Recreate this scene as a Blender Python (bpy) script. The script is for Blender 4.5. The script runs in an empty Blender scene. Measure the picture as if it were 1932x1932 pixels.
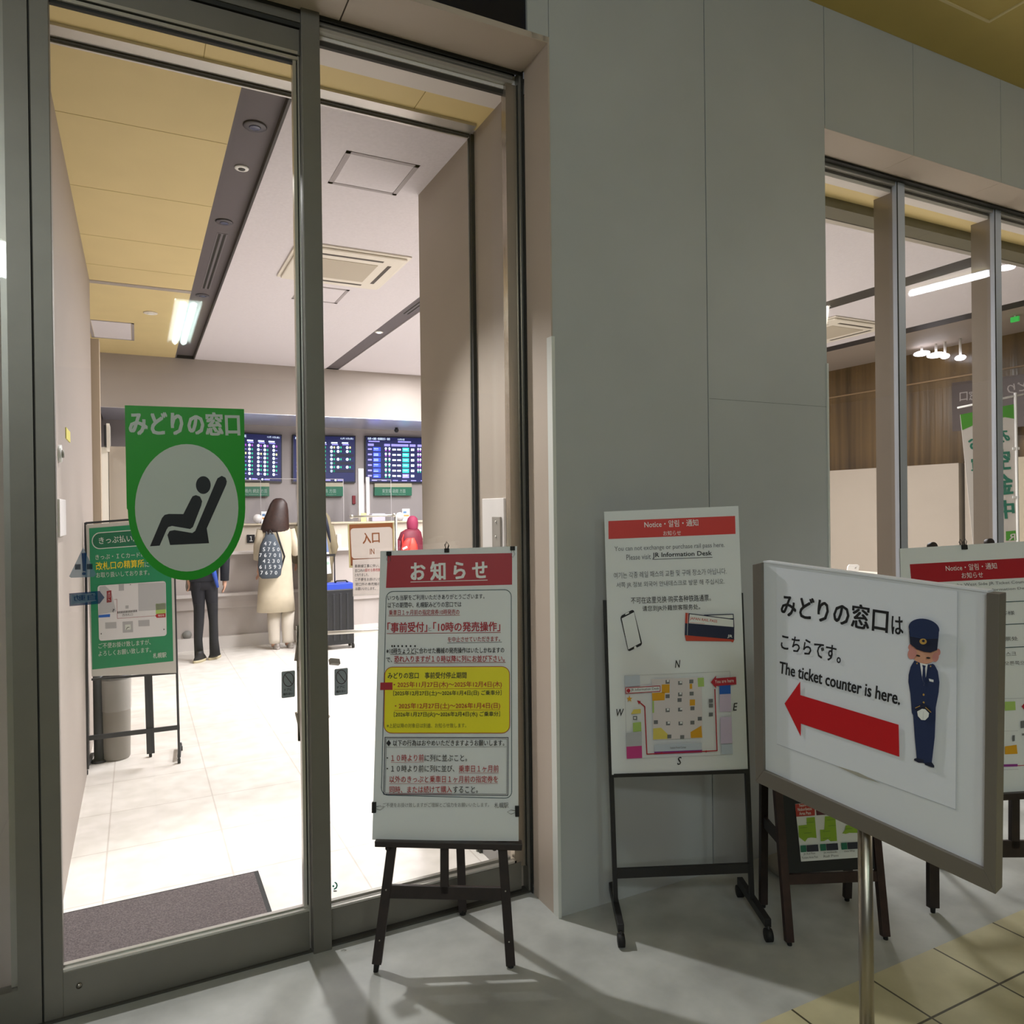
import bpy, bmesh, math, random
import numpy as np
from math import sin, cos, radians as R, pi
random.seed(7)
SC = bpy.context.scene
COL = SC.collection

# ------------------------------------------------------------------ camera, world, lights, exposure
H = 1.5
F_PX, YAW, PITCH, ROLL = 1407.0, 0.4661, -0.0048, -0.01238
CAM = np.array([0, 0, H])
FW = np.array([sin(YAW)*cos(PITCH), cos(YAW)*cos(PITCH), sin(PITCH)])
_r = np.array([cos(YAW), -sin(YAW), 0.0]); _u = np.cross(_r, FW)
RT = cos(ROLL)*_r + sin(ROLL)*_u
UP = -sin(ROLL)*_r + cos(ROLL)*_u
from mathutils import Matrix, Vector
cd = bpy.data.cameras.new('camera'); cam = bpy.data.objects.new('camera', cd); COL.objects.link(cam)
cd.sensor_width = 36; cd.lens = F_PX/1932*36; cd.clip_start = 0.02; cd.clip_end = 200
m = Matrix.Identity(4)
for i in range(3):
    m[i][0] = RT[i]; m[i][1] = UP[i]; m[i][2] = -FW[i]; m[i][3] = CAM[i]
cam.matrix_world = m
SC.camera = cam

w = bpy.data.worlds.new('World'); SC.world = w; w.use_nodes = True
bg = w.node_tree.nodes['Background']; bg.inputs[0].default_value = (0.93, 0.96, 1.0, 1); bg.inputs[1].default_value = 0.068
SC.view_settings.view_transform = 'Standard'; SC.view_settings.look = 'None'
SC.view_settings.exposure = 0.0; SC.view_settings.gamma = 1.0; SC.view_settings.use_curve_mapping = False

def area(name, loc, target, sx, sy, power, col):
    l = bpy.data.lights.new(name, 'AREA'); l.shape = 'RECTANGLE'; l.size = sx; l.size_y = sy; l.energy = power; l.color = col
    o = bpy.data.objects.new(name, l); COL.objects.link(o); o.location = loc
    o.rotation_euler = (Vector(target)-Vector(loc)).to_track_quat('-Z', 'Y').to_euler()
    return o
def spot(name, loc, target, power, col, size=1.9, rad=0.03, blend=0.5):
    l = bpy.data.lights.new(name, 'SPOT'); l.spot_size = size; l.spot_blend = blend; l.energy = power; l.color = col; l.shadow_soft_size = rad
    o = bpy.data.objects.new(name, l); COL.objects.link(o); o.location = loc
    o.rotation_euler = (Vector(target)-Vector(loc)).to_track_quat('-Z', 'Y').to_euler()
    return o
# concourse ceiling lamps outside (in front of the facade, out of the picture)
area('concourse_light', (-1.3, -1.9, 3.70), (1.7, 2.4, 1.3), 1.2, 0.5, 54, (0.90, 0.975, 1.0))
area('concourse_light', (-2.6, -5.2, 3.70), (2.2, 2.4, 1.2), 2.0, 0.5, 66, (0.90, 0.975, 1.0))
area('concourse_light', (6.5, -1.2, 3.70), (4.5, 1.2, 0), 1.4, 0.4, 30, (1.0, 0.95, 0.85))
# ticket office lamps at the ceiling; the last is added, unseen fill
CEIL = 3.136
for x, y, sx, sy, p in ((2.45, 5.6, .3, 1.8, 110), (2.9, 7.4, .3, 1.4, 62), (4.5, 5.0, .3, 1.4, 105), (-1.6, 7.4, .3, 1.2, 38)):
    area('office_light', (x, y, CEIL-0.012), (x, y, 0), sx, sy, p*1.38, (1.0, 0.985, 0.995))

spot('downlight_beam', (0.467, 3.74, CEIL-0.02), (0.60, 2.0, 0), 250, (1.0, 0.98, 0.97), 1.32, 0.035)
spot('downlight_beam', (0.467, 4.48, CEIL-0.02), (0.60, 3.6, 0), 35, (1.0, 0.98, 0.97), 1.3, 0.035)

# ------------------------------------------------------------------ helpers: points seen at a pixel of the photo, lying on a real plane
def ray(x, y): return RT*((x-966)/F_PX) - UP*((y-966)/F_PX) + FW
def on(ax, v, x, y):
    D = ray(x, y); return CAM + D*((v-CAM[ax])/D[ax])
def PX(x, y, v): return on(0, v, x, y)
def PY(x, y, v): return on(1, v, x, y)
def PZ(x, y, v=0.0): return on(2, v, x, y)
def crop(ox, oy, s): return lambda x, y: (ox + x/s, oy + y/s)

class Plane:
    """u to the viewer's right, v up, n towards the viewer"""
    def __init__(s, o, u, v):
        s.o = np.array(o, float); s.u = np.array(u, float)/np.linalg.norm(u)
        v = np.array(v, float); v = v - s.u*(v@s.u); s.v = v/np.linalg.norm(v); s.n = np.cross(s.u, s.v)
    def uv(s, x, y):
        D = ray(x, y); t = ((s.o-CAM)@s.n)/(D@s.n); p = CAM+D*t-s.o
        return np.array([p@s.u, p@s.v])
    def at(s, uv, h=0.0): return s.o + s.u*uv[0] + s.v*uv[1] + s.n*h
    def px(s, x, y, h=0.0): return s.at(s.uv(x, y), h)
def standing_plane(fl, fr, turn, tilt):
    A, B = PZ(*fl), PZ(*fr); b = B-A; a = math.atan2(b[1], b[0])+R(turn)
    b = np.array([cos(a), sin(a), 0]); bk = np.array([-b[1], b[0], 0])
    return Plane(A, b, np.array([0, 0, cos(R(tilt))]) + bk*sin(R(tilt)))

# ------------------------------------------------------------------ materials
MATS = {}
def lin(c):
    if isinstance(c, str):
        c = c.lstrip('#'); c = [int(c[i:i+2], 16)/255 for i in (0, 2, 4)]
        c = [x/12.92 if x <= 0.04045 else ((x+0.055)/1.055)**2.4 for x in c]
    return (c[0], c[1], c[2], 1.0)
def mat(name, col, rough=0.5, metal=0.0, var=0.0, scale=6.0, bump=0.0, emit=0.0, spec=0.5):
    if name in MATS: return MATS[name]
    m = bpy.data.materials.new(name); m.use_nodes = True; nt = m.node_tree; b = nt.nodes['Principled BSDF']
    c = lin(col); b.inputs['Base Color'].default_value = c; b.inputs['Roughness'].default_value = rough; b.inputs['Metallic'].default_value = metal
    b.inputs['Specular IOR Level'].default_value = spec
    if emit:
        b.inputs['Emission Color'].default_value = c; b.inputs['Emission Strength'].default_value = emit
    if var or bump:
        tc = nt.nodes.new('ShaderNodeTexCoord'); nz = nt.nodes.new('ShaderNodeTexNoise'); nz.inputs['Scale'].default_value = scale; nz.inputs['Detail'].default_value = 5
        nt.links.new(tc.outputs['Object'], nz.inputs['Vector'])
        if var:
            rp = nt.nodes.new('ShaderNodeValToRGB'); rp.color_ramp.elements[0].position = 0.3; rp.color_ramp.elements[1].position = 0.7
            rp.color_ramp.elements[0].color = tuple(x*(1-var) for x in c[:3])+(1,); rp.color_ramp.elements[1].color = tuple(min(1, x*(1+var)) for x in c[:3])+(1,)
            nt.links.new(nz.outputs['Fac'], rp.inputs['Fac']); nt.links.new(rp.outputs['Color'], b.inputs['Base Color'])
        if bump:
            bp = nt.nodes.new('ShaderNodeBump'); bp.inputs['Strength'].default_value = bump; bp.inputs['Distance'].default_value = 0.01
            nt.links.new(nz.outputs['Fac'], bp.inputs['Height']); nt.links.new(bp.outputs['Normal'], b.inputs['Normal'])
    MATS[name] = m
    return m
def glass(name, tint=(1, 1, 1), gloss=1.0):
    if name in MATS: return MATS[name]
    m = bpy.data.materials.new(name); m.use_nodes = True; nt = m.node_tree; nt.nodes.clear()
    o = nt.nodes.new('ShaderNodeOutputMaterial'); mx = nt.nodes.new('ShaderNodeMixShader'); t = nt.nodes.new('ShaderNodeBsdfTransparent')
    g = nt.nodes.new('ShaderNodeBsdfGlossy'); fr = nt.nodes.new('ShaderNodeFresnel'); fr.inputs['IOR'].default_value = 1.45
    gm = nt.nodes.new('ShaderNodeNewGeometry'); mp = nt.nodes.new('ShaderNodeMapRange'); mp.inputs['To Min'].default_value = 1.45; mp.inputs['To Max'].default_value = 1/1.45
    nt.links.new(gm.outputs['Backfacing'], mp.inputs['Value']); nt.links.new(mp.outputs[0], fr.inputs['IOR'])
    t.inputs['Color'].default_value = (*tint, 1); g.inputs['Roughness'].default_value = 0.02
    mu = nt.nodes.new('ShaderNodeMath'); mu.operation = 'MULTIPLY'; mu.inputs[1].default_value = gloss
    nt.links.new(fr.outputs['Fac'], mu.inputs[0]); nt.links.new(mu.outputs[0], mx.inputs['Fac'])
    nt.links.new(t.outputs[0], mx.inputs[1]); nt.links.new(g.outputs[0], mx.inputs[2]); nt.links.new(mx.outputs[0], o.inputs['Surface'])
    MATS[name] = m; return m
def film(name, col, alpha):
    """thin see-through printed film"""
    if name in MATS: return MATS[name]
    m = bpy.data.materials.new(name); m.use_nodes = True; nt = m.node_tree; nt.nodes.clear()
    o = nt.nodes.new('ShaderNodeOutputMaterial'); mx = nt.nodes.new('ShaderNodeMixShader'); t = nt.nodes.new('ShaderNodeBsdfTransparent'); d = nt.nodes.new('ShaderNodeBsdfDiffuse')
    d.inputs['Color'].default_value = lin(col); mx.inputs['Fac'].default_value = alpha
    nt.links.new(t.outputs[0], mx.inputs[1]); nt.links.new(d.outputs[0], mx.inputs[2]); nt.links.new(mx.outputs[0], o.inputs['Surface'])
    MATS[name] = m; return m
def tiles(name, col, line, w_, h_, ox, oy, mortar=0.004, rough=0.4, var=0.04):
    m = bpy.data.materials.new(name); m.use_nodes = True; nt = m.node_tree; b = nt.nodes['Principled BSDF']; b.inputs['Roughness'].default_value = rough
    tc = nt.nodes.new('ShaderNodeTexCoord'); mp = nt.nodes.new('ShaderNodeMapping'); mp.inputs['Location'].default_value = (-ox, -oy, 0)
    br = nt.nodes.new('ShaderNodeTexBrick'); br.offset = 0; br.squash = 1; br.inputs['Scale'].default_value = 1
    br.inputs['Brick Width'].default_value = w_; br.inputs['Row Height'].default_value = h_; br.inputs['Mortar Size'].default_value = mortar; br.inputs['Mortar Smooth'].default_value = 0.2
    c = lin(col); br.inputs['Color1'].default_value = tuple(x*(1-var) for x in c[:3])+(1,); br.inputs['Color2'].default_value = tuple(min(1, x*(1+var)) for x in c[:3])+(1,); br.inputs['Mortar'].default_value = lin(line)
    nt.links.new(tc.outputs['Object'], mp.inputs['Vector']); nt.links.new(mp.outputs[0], br.inputs['Vector'])
    nz = nt.nodes.new('ShaderNodeTexNoise'); nz.inputs['Scale'].default_value = 9; nz.inputs['Detail'].default_value = 6; nt.links.new(tc.outputs['Object'], nz.inputs['Vector'])
    rp = nt.nodes.new('ShaderNodeValToRGB'); rp.color_ramp.elements[0].color = (.86, .86, .84, 1); rp.color_ramp.elements[1].color = (1, 1, 1, 1); rp.color_ramp.elements[0].position = .35; rp.color_ramp.elements[1].position = .65
    nt.links.new(nz.outputs['Fac'], rp.inputs['Fac'])
    mx = nt.nodes.new('ShaderNodeMix'); mx.data_type = 'RGBA'; mx.blend_type = 'MULTIPLY'; mx.inputs['Factor'].default_value = 1
    nt.links.new(br.outputs['Color'], mx.inputs['A']); nt.links.new(rp.outputs['Color'], mx.inputs['B']); nt.links.new(mx.outputs['Result'], b.inputs['Base Color'])
    MATS[name] = m; return m
def wood_panel(name, col):
    m = bpy.data.materials.new(name); m.use_nodes = True; nt = m.node_tree; b = nt.nodes['Principled BSDF']; b.inputs['Roughness'].default_value = .22
    tc = nt.nodes.new('ShaderNodeTexCoord'); mp = nt.nodes.new('ShaderNodeMapping'); mp.inputs['Scale'].default_value = (6, 6, .15)
    nz = nt.nodes.new('ShaderNodeTexNoise'); nz.inputs['Scale'].default_value = 2.2; nz.inputs['Detail'].default_value = 4
    nt.links.new(tc.outputs['Object'], mp.inputs['Vector']); nt.links.new(mp.outputs[0], nz.inputs['Vector'])
    rp = nt.nodes.new('ShaderNodeValToRGB'); c = lin(col); rp.color_ramp.elements[0].position = .3; rp.color_ramp.elements[1].position = .7
    rp.color_ramp.elements[0].color = tuple(x*.6 for x in c[:3])+(1,); rp.color_ramp.elements[1].color = tuple(x*1.5 for x in c[:3])+(1,)
    nt.links.new(nz.outputs['Fac'], rp.inputs['Fac']); nt.links.new(rp.outputs['Color'], b.inputs['Base Color'])
    bp = nt.nodes.new('ShaderNodeBump'); bp.inputs['Strength'].default_value = .5; bp.inputs['Distance'].default_value = .01
    nt.links.new(nz.outputs['Fac'], bp.inputs['Height']); nt.links.new(bp.outputs['Normal'], b.inputs['Normal'])
    MATS[name] = m; return m

M_FAC = mat('facade_panel', '#b2b5b4', .45, 0, .03, 3)
M_FAC2 = mat('facade_reveal', '#b9ab9d', .5, 0, .02, 4)
M_DARKGAP = mat('dark_gap', '#24241f', .7)
M_NAVY = mat('dark_navy_board', '#121420', .35)
M_ALU = mat('satin_aluminium', '#9c9a92', .38, .75, .04, 12)
M_ALU_D = mat('bronze_aluminium', '#7d7a72', .45, .6, .04, 10)
M_ALU_L = mat('bright_aluminium', '#c9c6bf', .3, .7)
M_WHITE = mat('office_white_wall', '#a1978f', .6, 0, .02, 4)
M_BEIGE = mat('beige_wall', '#a69b8d', .6, 0, .02, 4)
M_WCEIL = mat('white_ceiling_board', '#d6d0d4', .8, 0, .04, 60, .15)
M_YCEIL = mat('yellow_ceiling_board', '#d3bf8c', .7, 0, .03, 5)
M_STRIP = mat('dark_ceiling_channel', '#5d565a', .6)
M_GUARD = mat('white_corner_guard', '#d6d8d2', .45)
M_BLACK = mat('black_paint', '#1b1a1b', .45)
M_DKWOOD = mat('dark_stained_wood', '#271c19', .5, 0, .25, 30)
M_RDWOOD = mat('reddish_dark_wood', '#34201c', .45, 0, .25, 30)
M_RUB = mat('black_rubber', '#131313', .7)
M_PAPER = mat('white_paper', '#e6e9ea', .55)
M_PAPER2 = mat('white_paper_glossy', '#dfe3ea', .4)
M_STEEL = mat('stainless_steel', '#a39d92', .33, 1.0)
M_GLASS = glass('clear_glass'); M_GLASSW = glass('window_glass', (.97, .97, .96), 1.0); M_ACRYL = glass('acrylic', (.98, .98, .98), .7)
M_LAMP = mat('lamp_tube', '#f4fffb', .3, emit=9.0); M_LAMPB = mat('lamp_bar', '#f6f4ff', .3, emit=6.0)
M_CREAM = mat('cream_plastic', '#e0d9cc', .45); M_GRILL = mat('beige_grille', '#b7ad9c', .6)

# ------------------------------------------------------------------ mesh builder
class MB:
    def __init__(s): s.v = []; s.f = []; s.mi = []; s.mats = []; s.sm = []
    def _m(s, m):
        if m not in s.mats: s.mats.append(m)
        return s.mats.index(m)
    def add(s, vs, fs, m, smooth=False):
        k = len(s.v); s.v += [tuple(float(c) for c in p) for p in vs]; i = s._m(m)
        for f in fs: s.f.append(tuple(k+j for j in f)); s.mi.append(i); s.sm.append(smooth)
        return s
    def box(s, x0, x1, y0, y1, z0, z1, m):
        vs = [(x, y, z) for z in (z0, z1) for y in (y0, y1) for x in (x0, x1)]
        return s.add(vs, [(0, 2, 3, 1), (4, 5, 7, 6), (0, 1, 5, 4), (2, 6, 7, 3), (0, 4, 6, 2), (1, 3, 7, 5)], m)
    def slab(s, P, h0, h1, uvs, m):
        """prism over a polygon drawn in plane P between heights h0 and h1 along its normal"""
        n = len(uvs); vs = [P.at(q, h0) for q in uvs]+[P.at(q, h1) for q in uvs]
        a = sum(uvs[i][0]*uvs[(i+1) % n][1]-uvs[(i+1) % n][0]*uvs[i][1] for i in range(n))
        fs = [tuple(range(n-1, -1, -1)), tuple(range(n, 2*n))]+[(i, (i+1) % n, n+(i+1) % n, n+i) for i in range(n)]
        if a < 0: fs = [tuple(reversed(f)) for f in fs]
        return s.add(vs, fs, m)
    def bar(s, p, q, w_, d_, m, side=None):
        p = np.array(p, float); q = np.array(q, float); a = q-p; a /= np.linalg.norm(a)
        side = np.array(side if side is not None else (1, 0, 0), float); side = side-a*(side@a); side /= np.linalg.norm(side); o = np.cross(a, side)
        vs = [c+side*i*w_/2+o*j*d_/2 for c in (p, q) for i, j in ((-1, -1), (1, -1), (1, 1), (-1, 1))]
        return s.add(vs, [(3, 2, 1, 0), (4, 5, 6, 7), (0, 1, 5, 4), (1, 2, 6, 5), (2, 3, 7, 6), (3, 0, 4, 7)], m)
    def tube(s, pts, r, m, n=12, cap=True):
        pts = [np.array(p, float) for p in pts]; rs = r if isinstance(r, (list, tuple)) else [r]*len(pts); vs = []; fs = []
        for i, p in enumerate(pts):
            a = pts[min(i+1, len(pts)-1)]-pts[max(i-1, 0)]; a = a/np.linalg.norm(a)
            t = np.array((0, 0, 1.0)) if abs(a[2]) < .9 else np.array((0, 1.0, 0)); u = np.cross(t, a); u /= np.linalg.norm(u); v = np.cross(a, u)
            vs += [p+(u*cos(2*pi*k/n)+v*sin(2*pi*k/n))*rs[i] for k in range(n)]
        for i in range(len(pts)-1):
            for k in range(n): fs.append((i*n+k, i*n+(k+1) % n, (i+1)*n+(k+1) % n, (i+1)*n+k))
        if cap: fs += [tuple(range(n-1, -1, -1)), tuple(range((len(pts)-1)*n, len(pts)*n))]
        return s.add(vs, fs, m, True)
    def loft(s, rings, m, n=20, cap=True, ang=0.0):
        """rings: (x, y, z, rx, ry)"""
        vs = []; fs = []
        for (x, y, z, rx, ry) in rings:
            for k in range(n):
                a = 2*pi*k/n; X, Y = rx*cos(a), ry*sin(a); vs.append((x+X*cos(ang)-Y*sin(ang), y+X*sin(ang)+Y*cos(ang), z))
        for i in range(len(rings)-1):
            for k in range(n): fs.append((i*n+k, i*n+(k+1) % n, (i+1)*n+(k+1) % n, (i+1)*n+k))
        if cap: fs += [tuple(range(n-1, -1, -1)), tuple(range((len(rings)-1)*n, len(rings)*n))]
        return s.add(vs, fs, m, True)
    def ball(s, c, r, m, seg=14, rings=9):
        rx, ry, rz = r if isinstance(r, (tuple, list)) else (r, r, r)
        rg = []
        for i in range(1, rings):
            a = pi*i/rings; rg.append((c[0], c[1], c[2]-rz*cos(a), rx*sin(a), ry*sin(a)))
        return s.loft(rg, m, seg)
    def build(s, name, parent=None, bevel=0.0, **props):
        if parent is not None:
            q = parent; off = np.array(q.location)
            while q.parent is not None: q = q.parent; off = off+np.array(q.location)
            loc = (0, 0, 0)
        else:
            A = np.array(s.v); off = np.array([(A[:, 0].min()+A[:, 0].max())/2, (A[:, 1].min()+A[:, 1].max())/2, A[:, 2].min()]); loc = off
        me = bpy.data.meshes.new(name); me.from_pydata([tuple(np.array(p)-off) for p in s.v], [], s.f)
        for mm in s.mats: me.materials.append(mm)
        for p, i, sm in zip(me.polygons, s.mi, s.sm): p.material_index = i; p.use_smooth = sm
        me.update()
        o = bpy.data.objects.new(name, me); COL.objects.link(o); o.location = loc
        if parent is not None: o.parent = parent
        if bevel:
            b = o.modifiers.new('bevel', 'BEVEL'); b.width = bevel; b.segments = 2; b.limit_method = 'ANGLE'
        for k, v in props.items(): o[k] = v
        return o
def thing(name, label, category, loc, group=None):
    o = bpy.data.objects.new(name, None); COL.objects.link(o); o.location = [float(c) for c in loc]; o.empty_display_size = .1
    o['label'] = label; o['category'] = category
    if group: o['group'] = group
    return o
def tag(o, label, category, group=None):
    o['label'] = label; o['category'] = category
    if group: o['group'] = group
    return o
def S(mb, name, **k): return mb.build(name, kind='structure', **k)
def copy_tree(o, off, label=None, parent=None):
    c = o.copy(); COL.objects.link(c)
    if parent is None: c.location = Vector(o.location)+Vector([float(t) for t in off])
    else: c.parent = parent
    if label: c['label'] = label
    for ch in list(o.children): copy_tree(ch, off, None, c)
    return c

# ------------------------------------------------------------------ text
TC = {}
def glyphs(t, shear=0.0, res=2):
    k = (t, shear, res)
    if k not in TC:
        c = bpy.data.curves.new('text', 'FONT'); c.body = t; c.fill_mode = 'FRONT'; c.resolution_u = res; c.shear = shear
        o = bpy.data.objects.new('text', c); COL.objects.link(o); dg = bpy.context.evaluated_depsgraph_get(); dg.update()
        me = bpy.data.meshes.new_from_object(o.evaluated_get(dg))
        vs = np.array([(v.co.x, v.co.y) for v in me.vertices]); fs = [tuple(p.vertices) for p in me.polygons]
        bpy.data.objects.remove(o); bpy.data.curves.remove(c); bpy.data.meshes.remove(me)
        lo, hi = vs.min(0), vs.max(0); TC[k] = ((vs-lo)/(hi-lo), fs)
    return TC[k]
class Sheet:
    """flat print in a plane; coordinates are given in a crop of the photo and projected onto the real plane"""
    def __init__(s, P, tr, mb=None, h0=0.0006, step=0.00025):
        s.P = P; s.tr = tr; s.mb = mb or MB(); s.h = h0; s.step = step
    def uv(s, x, y): return s.P.uv(*s.tr(x, y))
    def up(s, k=1): s.h += s.step*k
    def poly(s, pts, m, raise_=True):
        q = [s.uv(*p) for p in pts]; a = sum(q[i][0]*q[(i+1) % len(q)][1]-q[(i+1) % len(q)][0]*q[i][1] for i in range(len(q)))
        if a < 0: q = q[::-1]
        s.mb.add([s.P.at(t, s.h) for t in q], [tuple(range(len(q)))], m)
        if raise_: s.up()
    def ell(s, cx, cy, rx, ry, m, n=28, rot=0.0, raise_=True):
        s.poly([(cx+rx*cos(2*pi*k/n)*cos(rot)-ry*sin(2*pi*k/n)*sin(rot), cy+rx*cos(2*pi*k/n)*sin(rot)+ry*sin(2*pi*k/n)*cos(rot)) for k in range(n)], m, raise_)
    @staticmethod
    def rr(q, r, n=6):
        """rounded outline of a 4-corner region, order TL TR BR BL; r in crop pixels"""
        out = []; q = [np.array(p, float) for p in q]
        for i in range(4):
            p, a, b = q[i], q[i-1], q[(i+1) % 4]; da = (a-p)/np.linalg.norm(a-p); db = (b-p)/np.linalg.norm(b-p); c = p+(da+db)*r
            for k in range(n+1):
                t = k/n*pi/2; out.append(tuple(c-db*r*cos(t)-da*r*sin(t)))
        return out
    def rrect(s, q, r, m): s.poly(s.rr(q, r), m)
    def line(s, pts, w_, m, closed=False):
        """band of width w_ crop pixels along a polyline"""
        p = [np.array(t, float) for t in pts]; n = len(p); seg = range(n if closed else n-1)
        for i in seg:
            a, b = p[i], p[(i+1) % n]; d = b-a; L = np.linalg.norm(d)
            if L < 1e-6: continue
            d /= L; o = np.array([-d[1], d[0]])*w_/2; e = d*w_*.3
            s.poly([a+o-e, b+o+e, b-o+e, a-o-e], m, False)
        s.up()
    def rring(s, q, r, w_, m): s.line(s.rr(q, r), w_, m, True)
    def text(s, t, x0, y0, x1, y1, h, m, bold=0.0, shear=0.0, flip=False, res=2):
        g, fs = glyphs(t, shear, res); A, B = s.uv(x0, y0), s.uv(x1, y1); T = s.uv(x0, y0-h)
        e = B-A; hv = np.linalg.norm(T-A); nrm = np.array([-e[1], e[0]]); nrm = nrm/np.linalg.norm(nrm)*hv; eu = e/np.linalg.norm(e); nu = nrm/hv
        if flip: g = np.stack([1-g[:, 0], g[:, 1]], 1); fs = [tuple(reversed(f)) for f in fs]
        offs = [(0, 0)] if bold < .007 else [(-.7, -.5), (.7, -.5), (.7, .5), (-.7, .5)]      # heavier strokes: overlaid shifted prints
        for i, (a, b) in enumerate(offs):
            d = eu*a*bold*hv + nu*b*bold*hv
            s.mb.add([s.P.at(A+d+e*p[0]+nrm*p[1], s.h+i*2e-5) for p in g], fs, m)
        s.up()
INK = mat('black_ink', '#17181c', .6); RED = mat('red_ink', '#ab0f20', .5); DRED = mat('dark_red_ink', '#a0262c', .6); ORED = mat('orange_red_ink', '#b4401c', .6)
YEL = mat('yellow_ink', '#f2e600', .5); GREY = mat('grey_ink', '#6b6e72', .6); OLIVE = mat('olive_ink', '#6f6d1c', .6); WINK = mat('white_ink', '#eef0ee', .55)
NAVYI = mat('navy_ink', '#1b2745', .6); TEALI = mat('dark_teal_ink', '#2c4a50', .6)

# ================================================================== the setting
FY, GY = 2.364, 2.58           # facade face, door glazing line
SOF = 3.195; ECEIL = 3.741; LX, RX = -0.275, 1.33
mb = MB(); mb.box(-3, 12, 1.609, GY+.02, -.1, 0, mat('concrete_floor', '#a9aba7', .55, 0, .17, 6, .1)); S(mb, 'floor')
mb = MB(); mb.box(-6, 14, -8, 1.609, -.1, 0, tiles('yellow_floor_tile', '#bfb895', '#4d4836', .33, .33, .03, -.03, .004, .45)); S(mb, 'floor')
mb = MB(); mb.box(-5, 9.5, GY+.02, 10.2, -.1, 0, tiles('office_floor_tile', '#f3eee7', '#dbd3cb', .475, .475, .463, 3.066, .0035, .35, .01)); S(mb, 'floor')
# stains on the concrete
ST = mat('floor_stain', '#82837c', .6)
# facade: panels with open joints, lintel board, soffits
J = .0025
mb = MB()
mb.box(1.364, 2.0935-J, FY, GY-.02, 0, ECEIL, M_FAC); mb.box(2.0935+J, 2.787, FY, GY-.02, 0, ECEIL, M_FAC)
mb.box(1.275, 1.364-J, FY, FY+.12, SOF, ECEIL, M_FAC)
for a, b in ((2.79, 3.405), (3.405, 4.117), (4.117, 4.83), (4.83, 5.54), (5.54, 9.5)): mb.box(a+J*.7, b-J*.7, FY, FY+.12, SOF, ECEIL, M_FAC)
mb.box(2.7, 9.5, FY+.12, FY+.13, SOF, ECEIL, M_DARKGAP); mb.box(1.37, 2.78, GY-.02, GY-.01, 0, ECEIL, M_DARKGAP)
mb.box(2.10, 2.785, FY-.0004, FY, 1.939, 1.941, mat('panel_joint', '#7d817c', .6)); S(mb, 'wall_facade')
mb = MB(); mb.box(-5, 1.275, FY+.012, FY+.06, SOF+.002, ECEIL, M_NAVY); S(mb, 'wall_lintel')
mb = MB(); mb.box(-5, .6495-J, FY, GY, SOF-.002, SOF+.02, M_FAC2); mb.box(.6495+J, 1.3635, FY, GY, SOF-.002, SOF+.02, M_FAC2)
for a, b in ((2.79, 3.405), (3.405, 4.117), (4.117, 9.5)): mb.box(a, b-J*.5, FY+.001, GY-.03, SOF-.001, SOF+.015, M_FAC2)
S(mb, 'trim_1')
mb = MB(); mb.box(1.358, 1.3645, FY, GY-.03, 0, SOF, M_FAC2); S(mb, 'wall_reveal')
zt = PY(1043, 635, FY)[2]
mb = MB(); mb.box(1.356, 1.3695, FY-.006, FY+.03, 0, zt, M_GUARD); S(mb, 'trim_2')
mb = MB(); mb.box(2.781, 2.7915, FY-.006, FY+.03, 0, zt+.01, M_GUARD); S(mb, 'trim_3')
# concourse ceiling with panel joints
mb = MB(); YC2 = mat('yellow_concourse_ceiling', '#bfa95f', .6, 0, .05, 3)
mb.box(-6, 14, -8, FY+.2, ECEIL, ECEIL+.05, YC2)
for q in ((3.568, 3.58, .2, 2.104), (3.0, 3.568, 2.095, 2.106)): mb.box(q[0], q[1], q[2], q[3], ECEIL-.006, ECEIL, mat('ceiling_joint_trim', '#d5c592', .4))
for x in (.9, 2.2, 4.6, 5.9): mb.box(x, x+.006, -6, FY, ECEIL-.001, ECEIL, mat('ceiling_joint', '#7f6d39', .7))
S(mb, 'ceiling')
# office ceiling: yellow field, dark channels, white fields, darker bay on the right
mb = MB(); c0, c1 = CEIL, CEIL+.06
mb.box(-3.5, .382, 2.95, 5.98, c0, c1, M_YCEIL); mb.box(-3.5, .382, 6.05, 10, c0, c1, M_YCEIL); mb.box(-3.5, .382, 5.98, 6.05, c0-.004, c1, M_WHITE)  # white strip across the yellow: a reflection in the glass, painted as ceiling
for y in (3.53, 4.29, 5.02, 5.6): mb.box(-.275, .38, y, y+.003, c0-.0008, c0, mat('ceiling_seam', '#9b854f', .8))
mb.box(.382, .395, 2.95, 8.7, c0, c1+.03, M_STRIP)
mb.box(.56, .572, 2.95, 8.7, c0-.003, c1+.03, mat('channel_edge', '#3a3536', .5))
mb.box(.395, .56, 2.95, 8.7, c0+.03, c1+.03, M_STRIP); mb.box(.382, .572, 8.62, 8.7, c0-.002, c0+.05, M_BLACK)
mb.box(.572, 1.965, 2.95, 10, c0, c1, M_WCEIL)
mb.box(1.965, 2.115, 2.95, 10, c0+.01, c1+.03, M_STRIP); mb.box(2.115, 4.99, 2.95, 10, c0, c1, M_WCEIL)
mb.box(4.99, 5.2, 2.75, 10, c0+.001, c1+.03, mat('black_channel', '#26252b', .5)); mb.box(5.2, 6.44, 2.75, 10, c0, c1, M_WCEIL)
mb.box(6.44, 6.64, 2.75, 10, c0+.001, c1+.03, mat('black_channel', '#26252b', .5)); mb.box(6.64, 9.5, 2.75, 10, c0, c1, mat('taupe_ceiling', '#8d8177', .6))
mb.box(-3.5, 2.7, GY+.03, 2.757, c0, c1, mat('pale_bulkhead', '#dcd5cf', .6)); mb.box(2.7, 9.5, GY+.03, 2.672, c0, c1, mat('pale_bulkhead', '#dcd5cf', .6))
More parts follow.
